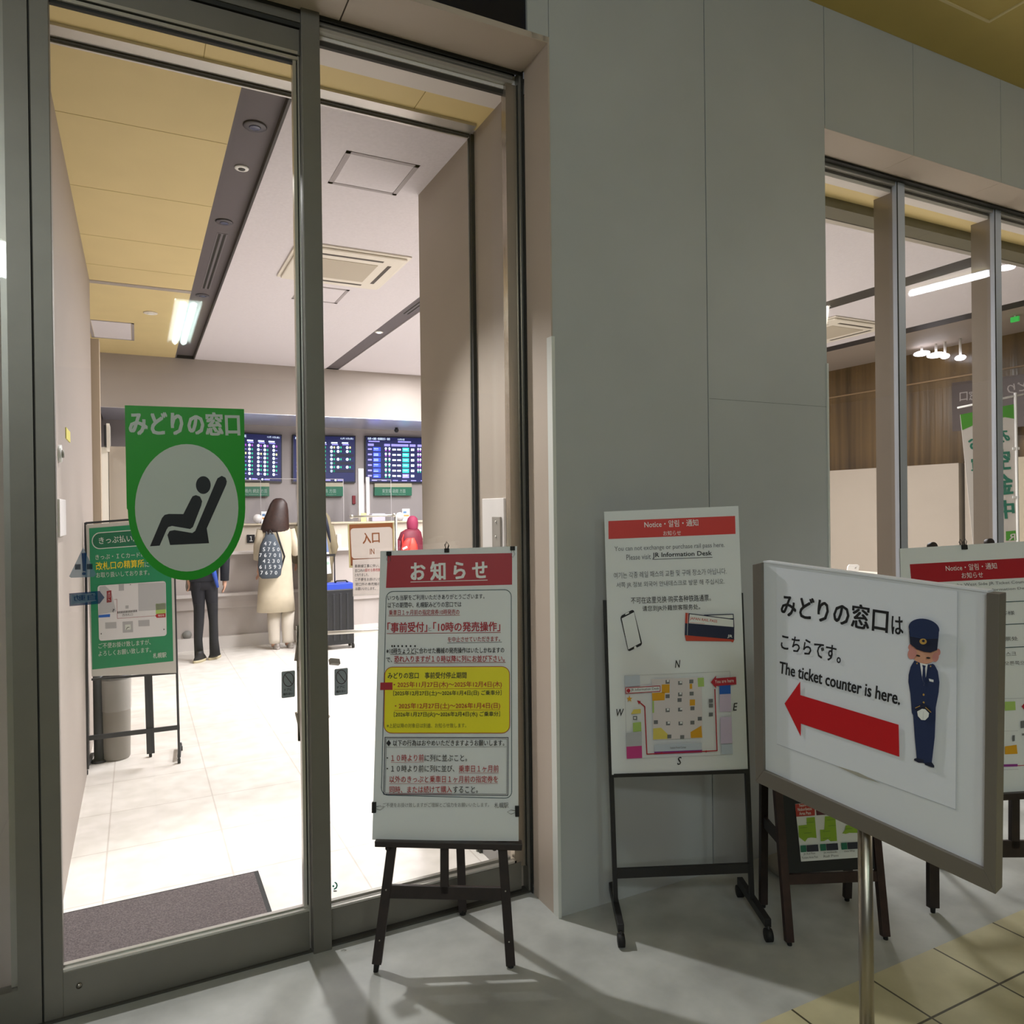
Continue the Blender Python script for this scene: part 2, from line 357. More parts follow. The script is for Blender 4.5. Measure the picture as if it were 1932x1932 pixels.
mb.box(-3.5, 2.7, 2.757, 2.95, c0, c1, mat('yellow_bulkhead', '#dcc68c', .6)); mb.box(2.7, 9.5, 2.672, 2.95, c0, c1, mat('yellow_bulkhead', '#dcc68c', .6))
for x in (.235, 1.03): mb.box(x, x+.003, 2.757, 2.93, c0-.0008, c0, mat('ceiling_seam', '#9b854f', .8))
S(mb, 'ceiling')
mb = MB(); mb.box(2.72, 9.5, 2.785, 2.90, CEIL-.05, CEIL, mat('dark_beam', '#5f5c4d', .6)); mb.box(2.72, 9.5, 2.90, 2.99, CEIL-.03, CEIL, M_ALU_L); mb.box(2.72, 9.5, 2.93, 2.945, CEIL-.032, CEIL-.03, M_DARKGAP); S(mb, 'trim_4')
# vestibule head bar and right jamb of the inner opening
mb = MB(); mb.box(LX, RX-.02, 2.895, 2.965, CEIL-.012, CEIL, M_ALU_L); mb.box(LX, RX-.02, 2.965, 2.98, CEIL-.018, CEIL, M_DARKGAP); mb.box(LX, RX-.02, 2.98, 2.99, CEIL-.024, CEIL, M_ALU_L)
mb.box(RX-.016, RX, 2.965, 2.985, 0, CEIL-.01, M_DARKGAP); mb.box(RX-.022, RX, 2.985, 2.993, 0, CEIL-.02, M_ALU); S(mb, 'trim_5')
# office walls
mb = MB(); mb.box(-1.2, LX, 2.72, 6.0, 0, CEIL, M_WHITE); S(mb, 'wall_left')
mb = MB(); mb.box(-.35, -.225, 6.05, 6.2, 0, 2.74, mat('taupe_pilaster', '#b5a591', .6)); S(mb, 'wall_pilaster')
mb = MB(); mb.box(-3.4, -3.3, 6.0, 10, 0, CEIL, M_BEIGE); S(mb, 'wall_left')
mb = MB(); mb.box(RX, 2.70, GY+.04, 3.683, 0, CEIL, mat('column_beige', '#a2978a', .6, 0, .02, 4)); S(mb, 'wall_column')
mb = MB(); mb.box(RX-.004, RX, 3.0, 3.683, 0, .07, mat('grey_skirting', '#9a9896', .6)); mb.box(RX-.004, RX, GY+.06, 2.96, 0, .07, mat('grey_skirting', '#9a9896', .6)); S(mb, 'baseboard_right')
FAS = 8.64; FZ = 2.585; BY = 9.75
mb = MB(); mb.box(-.33, 6.9, FAS, FAS+.02, FZ, CEIL, M_WHITE); mb.box(-.33, 6.9, FAS, BY, FZ-.004, FZ, mat('mirror_soffit', '#dedff0', .28, .6)); S(mb, 'wall_bulkhead')
mb = MB(); mb.box(-3.4, 7.7, BY, BY+.1, 0, CEIL, mat('grey_back_wall', '#a39c9b', .6)); S(mb, 'wall_back')
mb = MB(); mb.box(-3.3, -.335, 8.66, 8.74, 0, CEIL, M_BEIGE); S(mb, 'wall_back')
mb = MB(); mb.box(7.62, 7.72, 2.62, 10, 1.9, CEIL, wood_panel('brown_timber', '#5a472b')); mb.box(7.61, 7.72, 2.62, 10, 2.80, 2.815, mat('timber_trim', '#8d7352', .5)); S(mb, 'wall_right')
mb = MB()
xa = 7.45
pts = [(1500, 890), (1662, 877)]
mb.box(xa, 7.62, 4.72, 9.9, 0, 1.905, M_BEIGE); mb.box(xa+.05, 7.62, 4.42, 4.69, 0, 1.905, M_BEIGE); mb.box(xa+.06, 7.62, 2.62, 4.42, 0, 1.93, mat('taupe_partition', '#b3a68f', .6)); S(mb, 'wall_partition')

# ---------------------------------------------------------------- sliding entrance doors
def part(parent, name, fn, **k):
    mb = MB(); fn(mb); return mb.build(name, parent, **k)
d1 = thing('door_1', 'left glazed entrance door leaf with broad top and bottom rails', 'door', (.1, GY, 0)); d1['kind'] = 'structure'
part(d1, 'stile', lambda b: b.box(-.2635, -.2135, GY, GY+.04, .0, 3.12, M_ALU_D), bevel=.002)
part(d1, 'stile', lambda b: (b.box(.492, .503, GY+.012, GY+.04, .06, 3.03, M_ALU_L), b.box(.503, .507, GY+.02, GY+.03, .06, 3.03, M_DARKGAP), b.box(.507, .5125, GY+.008, GY+.04, .0, 3.12, M_ALU_L)))
part(d1, 'bottom_rail', lambda b: (b.box(-.2135, .507, GY, GY+.04, .006, .135, M_ALU_D), b.box(-.2135, .507, GY+.004, GY+.034, .135, .144, M_ALU_L), b.box(-.2135, .507, GY+.018, GY+.034, .144, .15, M_ALU_L)))
part(d1, 'top_rail', lambda b: (b.box(-.2135, .5125, GY, GY+.04, 3.045, 3.13, M_ALU_D), b.box(-.2135, .507, GY-.001, GY+.03, 3.046, 3.056, M_ALU_L), b.box(-.2135, .507, GY+.008, GY+.03, 3.040, 3.046, M_DARKGAP), b.box(-.2135, .507, GY+.004, GY+.03, 3.030, 3.040, M_ALU_L), b.box(-.2135, .507, GY+.014, GY+.03, 3.022, 3.030, M_DARKGAP)))
g1 = part(d1, 'glass_pane', lambda b: b.box(-.2135, .495, GY+.018, GY+.026, .14, 3.04, M_GLASS))
part(d1, 'lock', lambda b: b.tube([(-.173, GY-.004, .087), (-.173, GY+.001, .087)], .008, M_STEEL, 16))
part(d1, 'door_handle', lambda b: (b.tube([(.488, GY+.075, .98), (.497, GY+.075, 1.10), (.497, GY+.075, .70), (.488, GY+.075, .8)], .007, M_STEEL, 10), b.tube([(.497, GY+.075, .95), (.507, GY+.03, .95)], .006, M_STEEL, 8)))
d2 = thing('door_2', 'right glazed entrance door leaf behind the notice easel', 'door', (.93, GY, 0)); d2['kind'] = 'structure'
part(d2, 'bottom_rail', lambda b: (b.box(.577, 1.325, GY+.01, GY+.05, .012, .118, M_ALU_D), b.box(.577, 1.305, GY+.012, GY+.03, .118, .126, M_ALU_L), b.box(.577, 1.29, GY+.034, GY+.05, .126, .136, M_ALU)))
part(d2, 'top_rail', lambda b: (b.box(.577, 1.325, GY+.005, GY+.03, 3.150, 3.162, M_ALU_L), b.box(.577, 1.325, GY+.005, GY+.03, 3.170, 3.182, M_ALU_L), b.box(.577, 1.3, GY+.035, GY+.05, 3.118, 3.150, M_DARKGAP)))
part(d2, 'stile', lambda b: (b.box(1.298, 1.345, GY+.012, GY+.05, .1, 3.15, mat('stile_aluminium', '#b0a697', .22, .75)), b.box(1.345, 1.348, GY+.006, GY+.05, .1, 3.15, M_DARKGAP)))
part(d2, 'glass_pane', lambda b: b.box(.577, 1.325, GY+.026, GY+.034, .12, 3.16, M_GLASS))
part(d2, 'door_handle', lambda b: b.bar((.605, GY+.075, .965), (.64, GY+.085, .957), .014, .02, M_ALU_D))
mb = MB(); mb.box(1.3481, 1.3555, GY-.006, GY+.04, 0, SOF, M_ALU); mb.box(1.3555, 1.359, GY-.02, GY+.05, 0, SOF, M_DARKGAP); mb.box(-.31, 1.358, GY-.012, GY-.004, SOF-.014, SOF, M_DARKGAP); mb.box(-5, 1.358, GY+.05, GY+.06, 3.15, SOF+.1, M_DARKGAP); mb.box(-5, .515, GY-.005, GY+.04, 3.135, 3.15, M_DARKGAP); mb.box(-5, .515, GY-.01, GY+.03, 3.15, 3.19, M_ALU_D)
mb.box(-5, 1.36, GY-.01, GY+.06, -.01, .006, mat('door_track', '#55544e', .5, .5)); S(mb, 'trim_6')
mb = MB(); mb.box(.5145, .5765, GY-.025, GY+.04, 0, SOF, M_ALU_D); S(mb, 'trim_7', bevel=.002)
mb = MB(); mb.box(-.268, -.2635, GY+.006, GY+.03, 0, 3.15, M_DARKGAP); mb.box(-.327, -.268, GY, GY+.04, 0, 3.15, M_ALU_D); mb.box(-.345, -.327, GY+.02, GY+.05, .12, 3.1, M_ALU); S(mb, 'trim_8')
wl = thing('window_3', 'fixed glazed panel left of the entrance door', 'window', (-1, GY, 0)); wl['kind'] = 'structure'
part(wl, 'glass_pane', lambda b: b.box(-2.5, -.327, GY+.018, GY+.026, .1, 3.12, M_GLASS)); part(wl, 'bottom_rail', lambda b: b.box(-2.5, -.327, GY, GY+.04, 0, .118, M_ALU_D)); part(wl, 'top_rail', lambda b: b.box(-2.5, -.327, GY, GY+.04, 3.05, 3.15, M_ALU_D))

# ---------------------------------------------------------------- office window on the right
w1 = thing('window_1', 'tall office window with deep metal mullions', 'window', (4.5, GY, 0)); w1['kind'] = 'structure'
MU = mat('mullion_face', '#b9bec8', .4, .25); MS = mat('mullion_side', '#8a8074', .3, .45)
for px_, nm in ((1692, 'm'), (1876, 'm'), (2075, 'm'), (2270, 'm')):
    x = PY(px_, 600, GY)[0]
    b = MB(); b.box(x, x+.066, GY-.004, GY+.02, .0, SOF, MU); b.box(x, x+.012, GY+.02, GY+.13, 0, SOF-.02, MS); b.box(x+.012, x+.066, GY+.02, GY+.03, 0, SOF-.02, M_ALU_D); b.box(x+.002, x+.01, GY-.005, GY, 0, SOF, M_DARKGAP); b.build('mullion', w1)
part(w1, 'head_rail', lambda b: (b.box(2.72, 9.5, GY-.03, GY+.03, SOF-.012, SOF, M_DARKGAP), b.box(2.72, 9.5, GY+.0, GY+.03, SOF-.03, SOF-.012, M_ALU_L), b.box(2.72, 9.5, GY+.025, GY+.035, SOF-.04, SOF-.03, M_DARKGAP)))
part(w1, 'glass_pane', lambda b: b.box(2.72, 9.5, GY+.01, GY+.018, .1, SOF-.03, M_GLASSW)); part(w1, 'sill', lambda b: b.box(2.72, 9.5, GY-.02, GY+.05, 0, .12, M_ALU_D))

# ================================================================== outside: signs and stands
def binder_clip(P, uv, edge, label, wd=.017, dp=.014, raised=False):
    """edge: 't' top, 'l' left, 'r' right; black sprung body with two wire handles"""
    d = {'t': np.array([0, -1.0]), 'l': np.array([1.0, 0]), 'r': np.array([-1.0, 0])}[edge]; e = np.array([-d[1], d[0]])
    c = np.array(uv, float)
    t = thing('binder_clip', label, 'clip', P.at(c), 'binder clips on the notice boards')
    b = MB(); b.slab(P, -.011, .008, [c-d*.002-e*wd/2, c-d*.002+e*wd/2, c+d*dp+e*wd/2, c+d*dp-e*wd/2], M_RUB); b.build('body', t, bevel=.001)
    for sg, hh in ((1, .0085), (-1, -.0115)):
        L = -.024 if raised else .026; k = d*(-.001 if raised else dp)
        b = MB(); b.tube([P.at(c+k-e*.003, hh), P.at(c+k+d*L*.55-e*.007, hh+.002*sg), P.at(c+k+d*L, hh+.003*sg), P.at(c+k+d*L*.55+e*.007, hh+.002*sg), P.at(c+k+e*.003, hh)], .0014 if raised else .0008, M_RUB if raised else mat('clip_wire', '#8c8f93', .3, .9), 6); b.build('wire_handle', t, label='thin wire handle')
    return t
def lid(P, q, h0, h1, m, mb=None):
    mb = mb or MB(); mb.slab(P, h0, h1, q, m); return mb

# ---- easel with the red headed notice in front of the right door leaf
P1 = standing_plane((705, 1840), (965, 1843), 4, 9)
ez = thing('easel', 'dark brown wooden easel holding the tall notice with the yellow box', 'easel', PZ(835, 1842))
def ebar(P, a, b, w_, d_, h, m):
    mb = MB(); mb.bar(P.px(*a, h), P.px(*b, h), w_, d_, m, P.u); return mb
top = P1.uv(845, 1020)
for ft, tp in (((707, 1840), (740, 1585)), ((965, 1843), (947, 1585))):
    f = P1.uv(*ft); t_ = P1.uv(*tp); k = (top[1]-.06-f[1])/(t_[1]-f[1]); e = f+(t_-f)*k*.995
    mb = MB(); mb.bar(P1.at(f+(e-f)*.02, -.02), P1.at(e, -.02), .031, .022, M_DKWOOD, P1.u); o = mb.build('leg', ez, bevel=.002)
    b = MB(); b.tube([P1.at(f-(e-f)*.003, -.02), P1.at(f+(e-f)*.03, -.02)], [.008, .011], M_RUB, 10); b.build('foot', o)
    for q in (.075, .19):
        b = MB(); b.ball(P1.at(f+(e-f)*q, -.0085), .0028, M_ALU_L, 8, 5); b.build('peg_hole', o, label='small bright peg hole')
    b = MB(); kn = P1.uv(tp[0]-8 if ft[0] < 800 else tp[0]-14, 1600); b.tube([P1.at(kn, -.03), P1.at(kn, .002)], .009, M_DKWOOD, 12); b.build('knob', o)
ebar(P1, (727, 1685), (958, 1690), .041, .018, -.02, M_DKWOOD).build('crossbar', ez, bevel=.002)
ebar(P1, (838, 1588), (838, 1690), .028, .018, -.02, M_DKWOOD).build('centre_post', ez, bevel=.002)
mb = MB(); q = [P1.uv(709, 1583), P1.uv(985, 1589), P1.uv(984, 1601), P1.uv(709, 1594)]; mb.slab(P1, -.03, .026, q, M_DKWOOD); mb.build('ledge', ez, bevel=.002)
rf = PZ(873, 1725); rt = P1.at(np.array([P1.uv(852, 1590)[0], top[1]-.12]), -.03)
mb = MB(); mb.bar(rt, rf+np.array([0, 0, .012]), .03, .022, M_DKWOOD, P1.u); o = mb.build('rear_leg', ez, bevel=.002)
b = MB(); b.tube([rf, rf+np.array([0, 0, .02])], .012, M_RUB, 10); b.build('foot', o)
kb = rt+(rf-rt)*.84; b = MB(); b.ball(kb, .014, M_DKWOOD, 10, 7); b.build('knob', o)
# notice sheet on the easel
c1 = crop(650, 1000, 3.22)
cor = [P1.uv(*c1(*p)) for p in ((168, 1882), (1058, 1890), (1048, 98), (218, 128))]
bd = thing('notice_board', 'tall white Japanese notice with red heading and yellow box on the easel', 'notice board', P1.at(cor[0]))
lid(P1, cor, -.006, 0, M_PAPER).build('backing_board', bd)
sh = Sheet(P1, c1); T = sh.text
sh.poly([(262, 155), (1018, 140), (1018, 332), (252, 352)], RED)
T('お 知 ら せ', 405, 308, 866, 297, 112, WINK, .045); sh.line([(402, 316), (868, 304)], 4, WINK)
sh.rring([(254, 374), (1013, 362), (1016, 1630), (224, 1610)], 42, 4, TEALI)
T('いつも当駅をご利用いただきありがとうございます。', 262, 428, 850, 418, 32, INK, .012)
T('以下の期間中、札幌駅みどりの窓口では', 262, 474, 710, 468, 34, INK, .012)
T('乗車日１ヶ月前の指定席券10時発売の', 270, 518, 698, 514, 33, DRED, .012); sh.line([(268, 522), (700, 518)], 2.5, DRED)
T('「事前受付」', 262, 623, 502, 618, 60, RED, .03); T('と', 510, 613, 528, 612, 22, GREY); T('「10時の発売操作」', 540, 618, 945, 614, 58, RED, .03); sh.line([(258, 629), (948, 622)], 3, DRED)
T('を中止させていただきます。', 628, 681, 945, 676, 32, DRED, .012); sh.line([(626, 686), (955, 680)], 2.5, GREY)
for x in (290, 304, 327, 351, 376, 402, 429): sh.ell(x, 705, 5, 6.5, INK, 10, 0, False)
sh.up()
T('※10時ちょうどに合わせた機械の発売操作はいたしかねますの', 255, 752, 970, 746, 35, INK, .012); sh.line([(280, 755), (435, 752)], 2.5, INK)
T('で、', 255, 803, 290, 802, 28, INK, .012); T('恐れ入りますが１０時以降に列にお並び下さい。', 303, 803, 972, 800, 40, RED, .018); sh.line([(302, 808), (978, 803)], 2.5, DRED)
yq = [(247, 832), (1002, 829), (1003, 1232), (241, 1232)]
sh.rrect(yq, 46, YEL); sh.rring(yq, 46, 4, ORED)
T('みどりの窓口　事前受付停止期間', 264, 903, 741, 900, 38, INK, .022)
sh.poly([(220, 926), (293, 925), (293, 970), (218, 971)], RED); T('終了', 232, 962, 283, 961, 28, DRED)
T('・2025年11月27日(木)～2025年12月4日(木)', 300, 961, 955, 958, 40, ORED, .02); sh.line([(300, 966), (955, 962)], 2, ORED)
T('［2025年12月27日(土)～2026年1月4日(日) ご乗車分］', 298, 1010, 953, 1006, 34, INK, .016)
T('・2025年12月27日(土)～2026年1月4日(日)', 308, 1090, 945, 1087, 40, ORED, .02); sh.line([(305, 1095), (945, 1091)], 2, ORED)
T('［2026年1月27日(火)～2026年2月4日(水) ご乗車分］', 302, 1138, 944, 1134, 34, INK, .016)
T('※上記以降の対象日は別途、お知らせ致します。', 258, 1201, 740, 1199, 28, OLIVE)
sh.line([(248, 1257), (994, 1258), (992, 1608), (240, 1602)], 4, NAVYI, True); sh.line([(256, 1266), (986, 1267), (984, 1600), (249, 1594)], 2, NAVYI, True)
T('◆ 以下の行為はおやめいただきますようお願いします。', 256, 1311, 970, 1310, 38, INK, .014); sh.line([(256, 1316), (985, 1314)], 2, GREY)
T('・', 258, 1386, 267, 1386, 9, INK); T('１０時より前', 285, 1403, 483, 1401, 42, RED, .008); T('に列に並ぶこと。', 488, 1403, 745, 1402, 42, INK, .008)
T('・', 258, 1450, 267, 1450, 9, INK); T('１０時より前に列に並び、', 285, 1467, 668, 1466, 42, INK, .008); T('乗車日１ヶ月前', 695, 1467, 936, 1466, 42, RED, .008)
T('以外のきっぷと乗車日１ヶ月前の指定券を', 275, 1531, 932, 1530, 42, RED, .008); T('同時、または続けて購入', 275, 1594, 653, 1592, 42, RED, .008); T('すること。', 660, 1594, 810, 1593, 42, INK, .008)
for a, b_ in (((285, 1408), (483, 1406)), ((695, 1472), (936, 1471)), ((275, 1536), (932, 1535)), ((275, 1599), (653, 1597))): sh.line([a, b_], 2, DRED)
T('ご不便をお掛け致しますがご理解とご協力をお願いいたします。', 235, 1679, 878, 1677, 27, GREY); T('札幌駅', 911, 1684, 995, 1682, 33, GREY, .01)
sh.mb.build('printed_sheet', bd, label='printed notice sheet with red heading band and yellow box')
for px_, e, lb in (((734, 1042), 't', 'black binder clip at the top left corner of the easel notice'), ((843, 1036), 't', 'black binder clip with raised handles in the middle of the easel notice top edge'),
                   ((967, 1032), 't', 'black binder clip at the top right corner of the easel notice'), ((703, 1523), 'l', 'black binder clip on the lower left edge of the easel notice'), ((978.5, 1530), 'r', 'black binder clip on the lower right edge of the easel notice')):
    binder_clip(P1, P1.uv(*px_), e, lb, .034 if e in 'lr' else .017, .012, 'raised' in lb)

# ---- black metal frame stand with the English, Korean and Chinese notice
P2 = standing_plane((1165, 1745), (1420, 1738), 0, 2)
fs = thing('sign_stand', 'black metal frame stand on castors holding the rail pass notice', 'sign stand', PZ(1290, 1742))
for a, b_ in (((1143, 1133), (1163, 1712)), ((1399, 1119), (1421, 1700))):
    mb = MB(); mb.bar(P2.px(*a, -.014), P2.px(*b_, -.014), .016, .018, M_BLACK, P2.u); mb.build('upright', fs, bevel=.001)
ebar(P2, (1158, 1463), (1412, 1455), .012, .022, -.005, M_BLACK).build('ledge', fs); ebar(P2, (1160, 1651), (1420, 1640), .033, .014, -.014, M_BLACK).build('crossbar', fs)
ebar(P2, (1143, 1137), (1399, 1123), .014, .014, -.016, M_BLACK).build('top_rail', fs)
for fr_, re_, mid in (((1172, 1786), (1150, 1680), (1163, 1712)), ((1450, 1776), (1396, 1692), (1421, 1700))):
    a = PZ(*fr_)+np.array([0, 0, .062]); b_ = PZ(*re_)+np.array([0, 0, .062])
    mb = MB(); mb.bar(a, b_, .022, .03, M_BLACK, P2.u); o = mb.build('foot_bar', fs, bevel=.002)
    for p in (a, b_):
        mb = MB(); mb.tube([p+(0, 0, -.008), p+(0, 0, -.035)], .006, M_BLACK, 8); g = np.array([p[0], p[1], .022]); s_ = P2.u*.011
        mb.tube([g-s_, g+s_], .022, M_RUB, 18); mb.build('castor', o)
c2 = crop(1100, 930, 3.389)
cor = [P2.uv(*c2(*p)) for p in ((185, 1803), (1054, 1765), (993, 83), (135, 120))]
b2 = thing('notice_board', 'white rail pass notice with red heading, phone drawing and station map', 'notice board', P2.at(cor[0]))
lid(P2, cor, -.005, 0, M_PAPER).build('backing_board', b2)
sh = Sheet(P2, c2); T = sh.text
CR = mat('coral_red_ink', '#d33a35', .5)
sh.poly([(162, 180), (972, 147), (975, 262), (163, 295)], CR)
T('Notice・알림・通知', 393, 224, 737, 211, 44, WINK, .012); T('お知らせ', 513, 274, 626, 270, 31, WINK)
T('You can not exchange or purchase rail pass here.', 202, 381, 905, 354, 38, GREY, -.002); T('Please visit', 278, 429, 433, 423, 34, GREY); T('JR Information Desk', 445, 421, 823, 407, 38, INK, .02); sh.line([(444, 425), (826, 411)], 3, INK)
T('여기는 각종 레일 패스의 교환 및 구매 장소가 아닙니다.', 197, 549, 917, 519, 40, GREY, .004); T('서쪽 JR 정보 외국어 안내데스크로 방문 해 주십시오.', 214, 612, 905, 587, 40, GREY, .004)
T('不可在这里兑换·购买各种铁路通票。', 307, 709, 817, 690, 42, INK); T('请您到JR外籍旅客服务处。', 380, 762, 748, 749, 40, INK)
ph = [(236, 788), (322, 742), (379, 970), (288, 1015)]
sh.rrect(ph, 16, INK); sh.poly([(246, 802), (325, 762), (367, 958), (288, 1000)], M_PAPER); sh.poly([(268, 772), (292, 760), (294, 768), (270, 780)], WINK); sh.ell(333, 989, 8, 11, WINK)
TK = mat('ticket_red', '#c8452f', .5); TN = mat('ticket_navy', '#1c2442', .5)
sh.poly([(770, 778), (960, 772), (963, 806), (800, 812)], TN); sh.poly([(790, 784), (955, 778), (957, 800), (800, 806)], WINK); sh.poly([(648, 905), (950, 928), (966, 935), (957, 955), (940, 948), (656, 945)], TK)
sh.poly([(653, 765), (675, 768), (668, 910), (648, 908)], TK); sh.poly([(674, 768), (962, 805), (965, 862), (669, 836)], TN); sh.poly([(679, 774), (957, 810), (959, 856), (674, 832)], WINK); sh.poly([(650, 832), (964, 862), (963, 936), (648, 908)], TN)
sh.line([(668, 770), (664, 908)], 2, WINK); T('JAPAN RAIL PASS', 679, 813, 853, 833, 22, TK, .01); sh.line([(676, 826), (775, 835)], 2, TK); T('JR', 919, 926, 950, 929, 22, WINK, .03)
for t, x, y, x1, h in (('N', 586, 1116, 621, 48), ('S', 600, 1735, 629, 50), ('W', 213, 1425, 260, 46), ('E', 955, 1389, 986, 48)): T(t, x, y, x1, y-2, h, INK, .014, .25)
MG = mat('map_grey', '#b9bcc0', .6); MB_ = mat('map_blue_grey', '#c3cdd9', .6); MP = mat('map_pink', '#dcd5d6', .6); OR = mat('map_orange', '#e0a51e', .5); YE = mat('map_yellow', '#e0cf63', .5); GN = mat('map_green', '#a9c96b', .5); LI = mat('map_lilac', '#cfbfd9', .5); BL = mat('map_blue', '#1e63c4', .5); MGT = mat('map_magenta', '#c83a86', .5); PU = mat('map_purple', '#8c2f8c', .5); PR = mat('path_red', '#b31f33', .5); DG = mat('map_dark_grey', '#6e7173', .6)
sh.line([(263, 1166), (935, 1138), (950, 1668), (278, 1695)], 2, MG, True); sh.line([(440, 1190), (755, 1178), (765, 1170)], 2, MG)
sh.poly([(435, 1188), (755, 1176), (760, 1562), (445, 1576)], MP); sh.poly([(263, 1168), (360, 1162), (362, 1230), (265, 1236)], MB_)
for q, m_ in (([(500, 1222), (550, 1220), (550, 1275), (500, 1277)], OR), ([(437, 1276), (520, 1271), (518, 1322), (440, 1326)], OR), ([(678, 1318), (712, 1317), (712, 1355), (678, 1357)], OR), ([(677, 1218), (693, 1217), (694, 1249), (678, 1250)], OR), ([(728, 1180), (768, 1178), (770, 1234), (731, 1237)], GN), ([(440, 1326), (450, 1326), (451, 1402), (440, 1403)], GN),
              ([(445, 1502), (495, 1497), (538, 1538), (538, 1568), (445, 1572)], YE), ([(683, 1525), (752, 1484), (758, 1560), (685, 1563)], OR), ([(868, 1285), (940, 1282), (942, 1394), (870, 1397)], LI), ([(873, 1430), (944, 1427), (950, 1596), (876, 1600)], LI), ([(867, 1228), (938, 1225), (939, 1281), (868, 1284)], BL), ([(880, 1604), (950, 1601), (952, 1664), (882, 1667)], MB_),
              ([(273, 1530), (372, 1522), (373, 1612), (275, 1618)], MG), ([(275, 1618), (373, 1612), (375, 1690), (277, 1695)], MGT), ([(320, 1381), (366, 1378), (366, 1405), (303, 1411)], YE), ([(316, 1466), (368, 1460), (370, 1520), (317, 1524)], GN), ([(452, 1605), (754, 1594), (756, 1638), (453, 1650)], MB_), ([(452, 1650), (757, 1638), (757, 1655), (453, 1668)], PU)): sh.poly(q, m_, False)
sh.up()
for x, y in ((537, 1205), (617, 1212), (688, 1203), (617, 1285), (537, 1297), (690, 1280), (613, 1321), (537, 1386), (617, 1382), (695, 1374), (540, 1470), (620, 1470), (695, 1465), (548, 1554), (630, 1557), (813, 1326), (813, 1356), (813, 1413), (330, 1435), (462, 1462), (742, 1440)): sh.poly([(x-13, y-12), (x+13, y-13), (x+13, y+11), (x-13, y+12)], DG, False)
sh.up()
for x, y in ((540, 1200), (622, 1208), (620, 1280), (540, 1382), (624, 1378), (545, 1466), (624, 1466), (330, 1436)): sh.poly([(x-8, y-7), (x+6, y-8), (x+6, y+5), (x-8, y+6)], M_PAPER, False)
sh.up(); sh.line([(838, 1252), (852, 1643), (405, 1665), (391, 1362), (360, 1336)], 7, PR); sh.poly([(342, 1322), (366, 1328), (354, 1348)], PR); sh.poly([(485, 1658), (503, 1650), (503, 1666)], PR, False); sh.poly([(768, 1647), (786, 1639), (786, 1655)], PR)
sh.poly([(812, 1206), (845, 1165), (845, 1182), (973, 1172), (975, 1221), (846, 1231), (847, 1248)], PR); T('You are here', 838, 1214, 958, 1206, 22, WINK)
sh.poly([(267, 1241), (490, 1228), (491, 1266), (269, 1280)], PR); sh.poly([(272, 1245), (486, 1233), (487, 1262), (274, 1275)], M_PAPER); sh.ell(287, 1260, 12, 13, PR); T('JR Information Desk', 303, 1268, 482, 1257, 20, INK)
sh.poly([(293+(20 if k % 2 == 0 else 8)*sin(pi*k/5), 1312-(22 if k % 2 == 0 else 9)*cos(pi*k/5)) for k in range(10)], OR); T('Station Front Corner', 552, 1630, 655, 1626, 13, DG)
sh.mb.build('printed_sheet', b2, label='printed sheet with red heading, phone drawing and station map')

# ---- white direction sign on a steel pole
c3 = crop(1400, 1000, 3.632)
Q0 = CAM+ray(1620, 1090)/(ray(1620, 1090)@FW)*1.75; a3 = R(-76)
P3 = Plane(Q0, (cos(a3), sin(a3), 0), (0, 0, 1))
pw = [P3.uv(1444.5, 1451.7), P3.uv(1858.8, 1636.8), P3.uv(1864.7, 1118), P3.uv(1441, 1061)]
pole = P3.at(P3.uv(1621, 1560), -.03)
sg = thing('direction_sign', 'white ticket counter sign with red arrow and capped officer on steel pole', 'sign', (pole[0], pole[1], 0))
lid(P3, pw, -.03, 0, M_PAPER2).build('sign_panel', sg)
fo = [P3.uv(1429.5, 1473), P3.uv(1881.6, 1684), P3.uv(1889, 1120), P3.uv(1424, 1065)]
FM = mat('sign_frame_metal', '#78726a', .45, .35, .03, 8)
for i, wd in ((0, 1), (1, 1), (3, 1)):
    j = (i+1) % 4; mb = MB(); mb.slab(P3, -.032, .011, [fo[i], fo[j], pw[j], pw[i]], FM); mb.build('frame_bar', sg, bevel=.001)
mb = MB(); tp = [pw[3], pw[2], pw[2]+np.array([0, .004]), pw[3]+np.array([0, .004])]; mb.slab(P3, -.032, .002, tp, M_PAPER2); mb.build('frame_bar', sg, label='thin white top edge')
zt = P3.at(P3.uv(1621, 1560))[2]
mb = MB(); mb.tube([(pole[0], pole[1], .02), (pole[0], pole[1], zt+.04)], .0165, M_STEEL, 24); mb.build('pole', sg)
mb = MB(); mb.loft([(pole[0], pole[1], 0, .17, .17), (pole[0], pole[1], .014, .17, .17), (pole[0], pole[1], .024, .14, .14), (pole[0], pole[1], .028, .03, .03)], M_STEEL, 32); mb.build('base', sg)
sh = Sheet(P3, c3); T = sh.text
sh.poly([(236, 258), (1478, 420), (1466, 1915), (240, 1466)], mat('white_sheet', '#e4e8f1', .5)); sh.line([(1478, 420), (1466, 1915), (240, 1466)], 2.5, mat('sheet_edge', '#b3b8c2', .6))
sh.poly([(640, 1612), (800, 1662), (950, 1735), (800, 1688)], mat('tape_tan', '#aaa79c', .6))
T('みどりの窓口', 268, 581, 997, 706, 150, INK, .028); T('は', 1029, 711, 1106, 719, 122, INK, .022)
T('こちらです。', 268, 814, 676, 914, 106, INK, .02); T('The ticket counter is here.', 258, 979, 1082, 1197, 80, INK, .032)
sh.poly([(295, 1188), (402, 1037), (403, 1130), (1076, 1333), (1081, 1552), (407, 1325), (406, 1413)], mat('arrow_red', '#c5101c', .45))
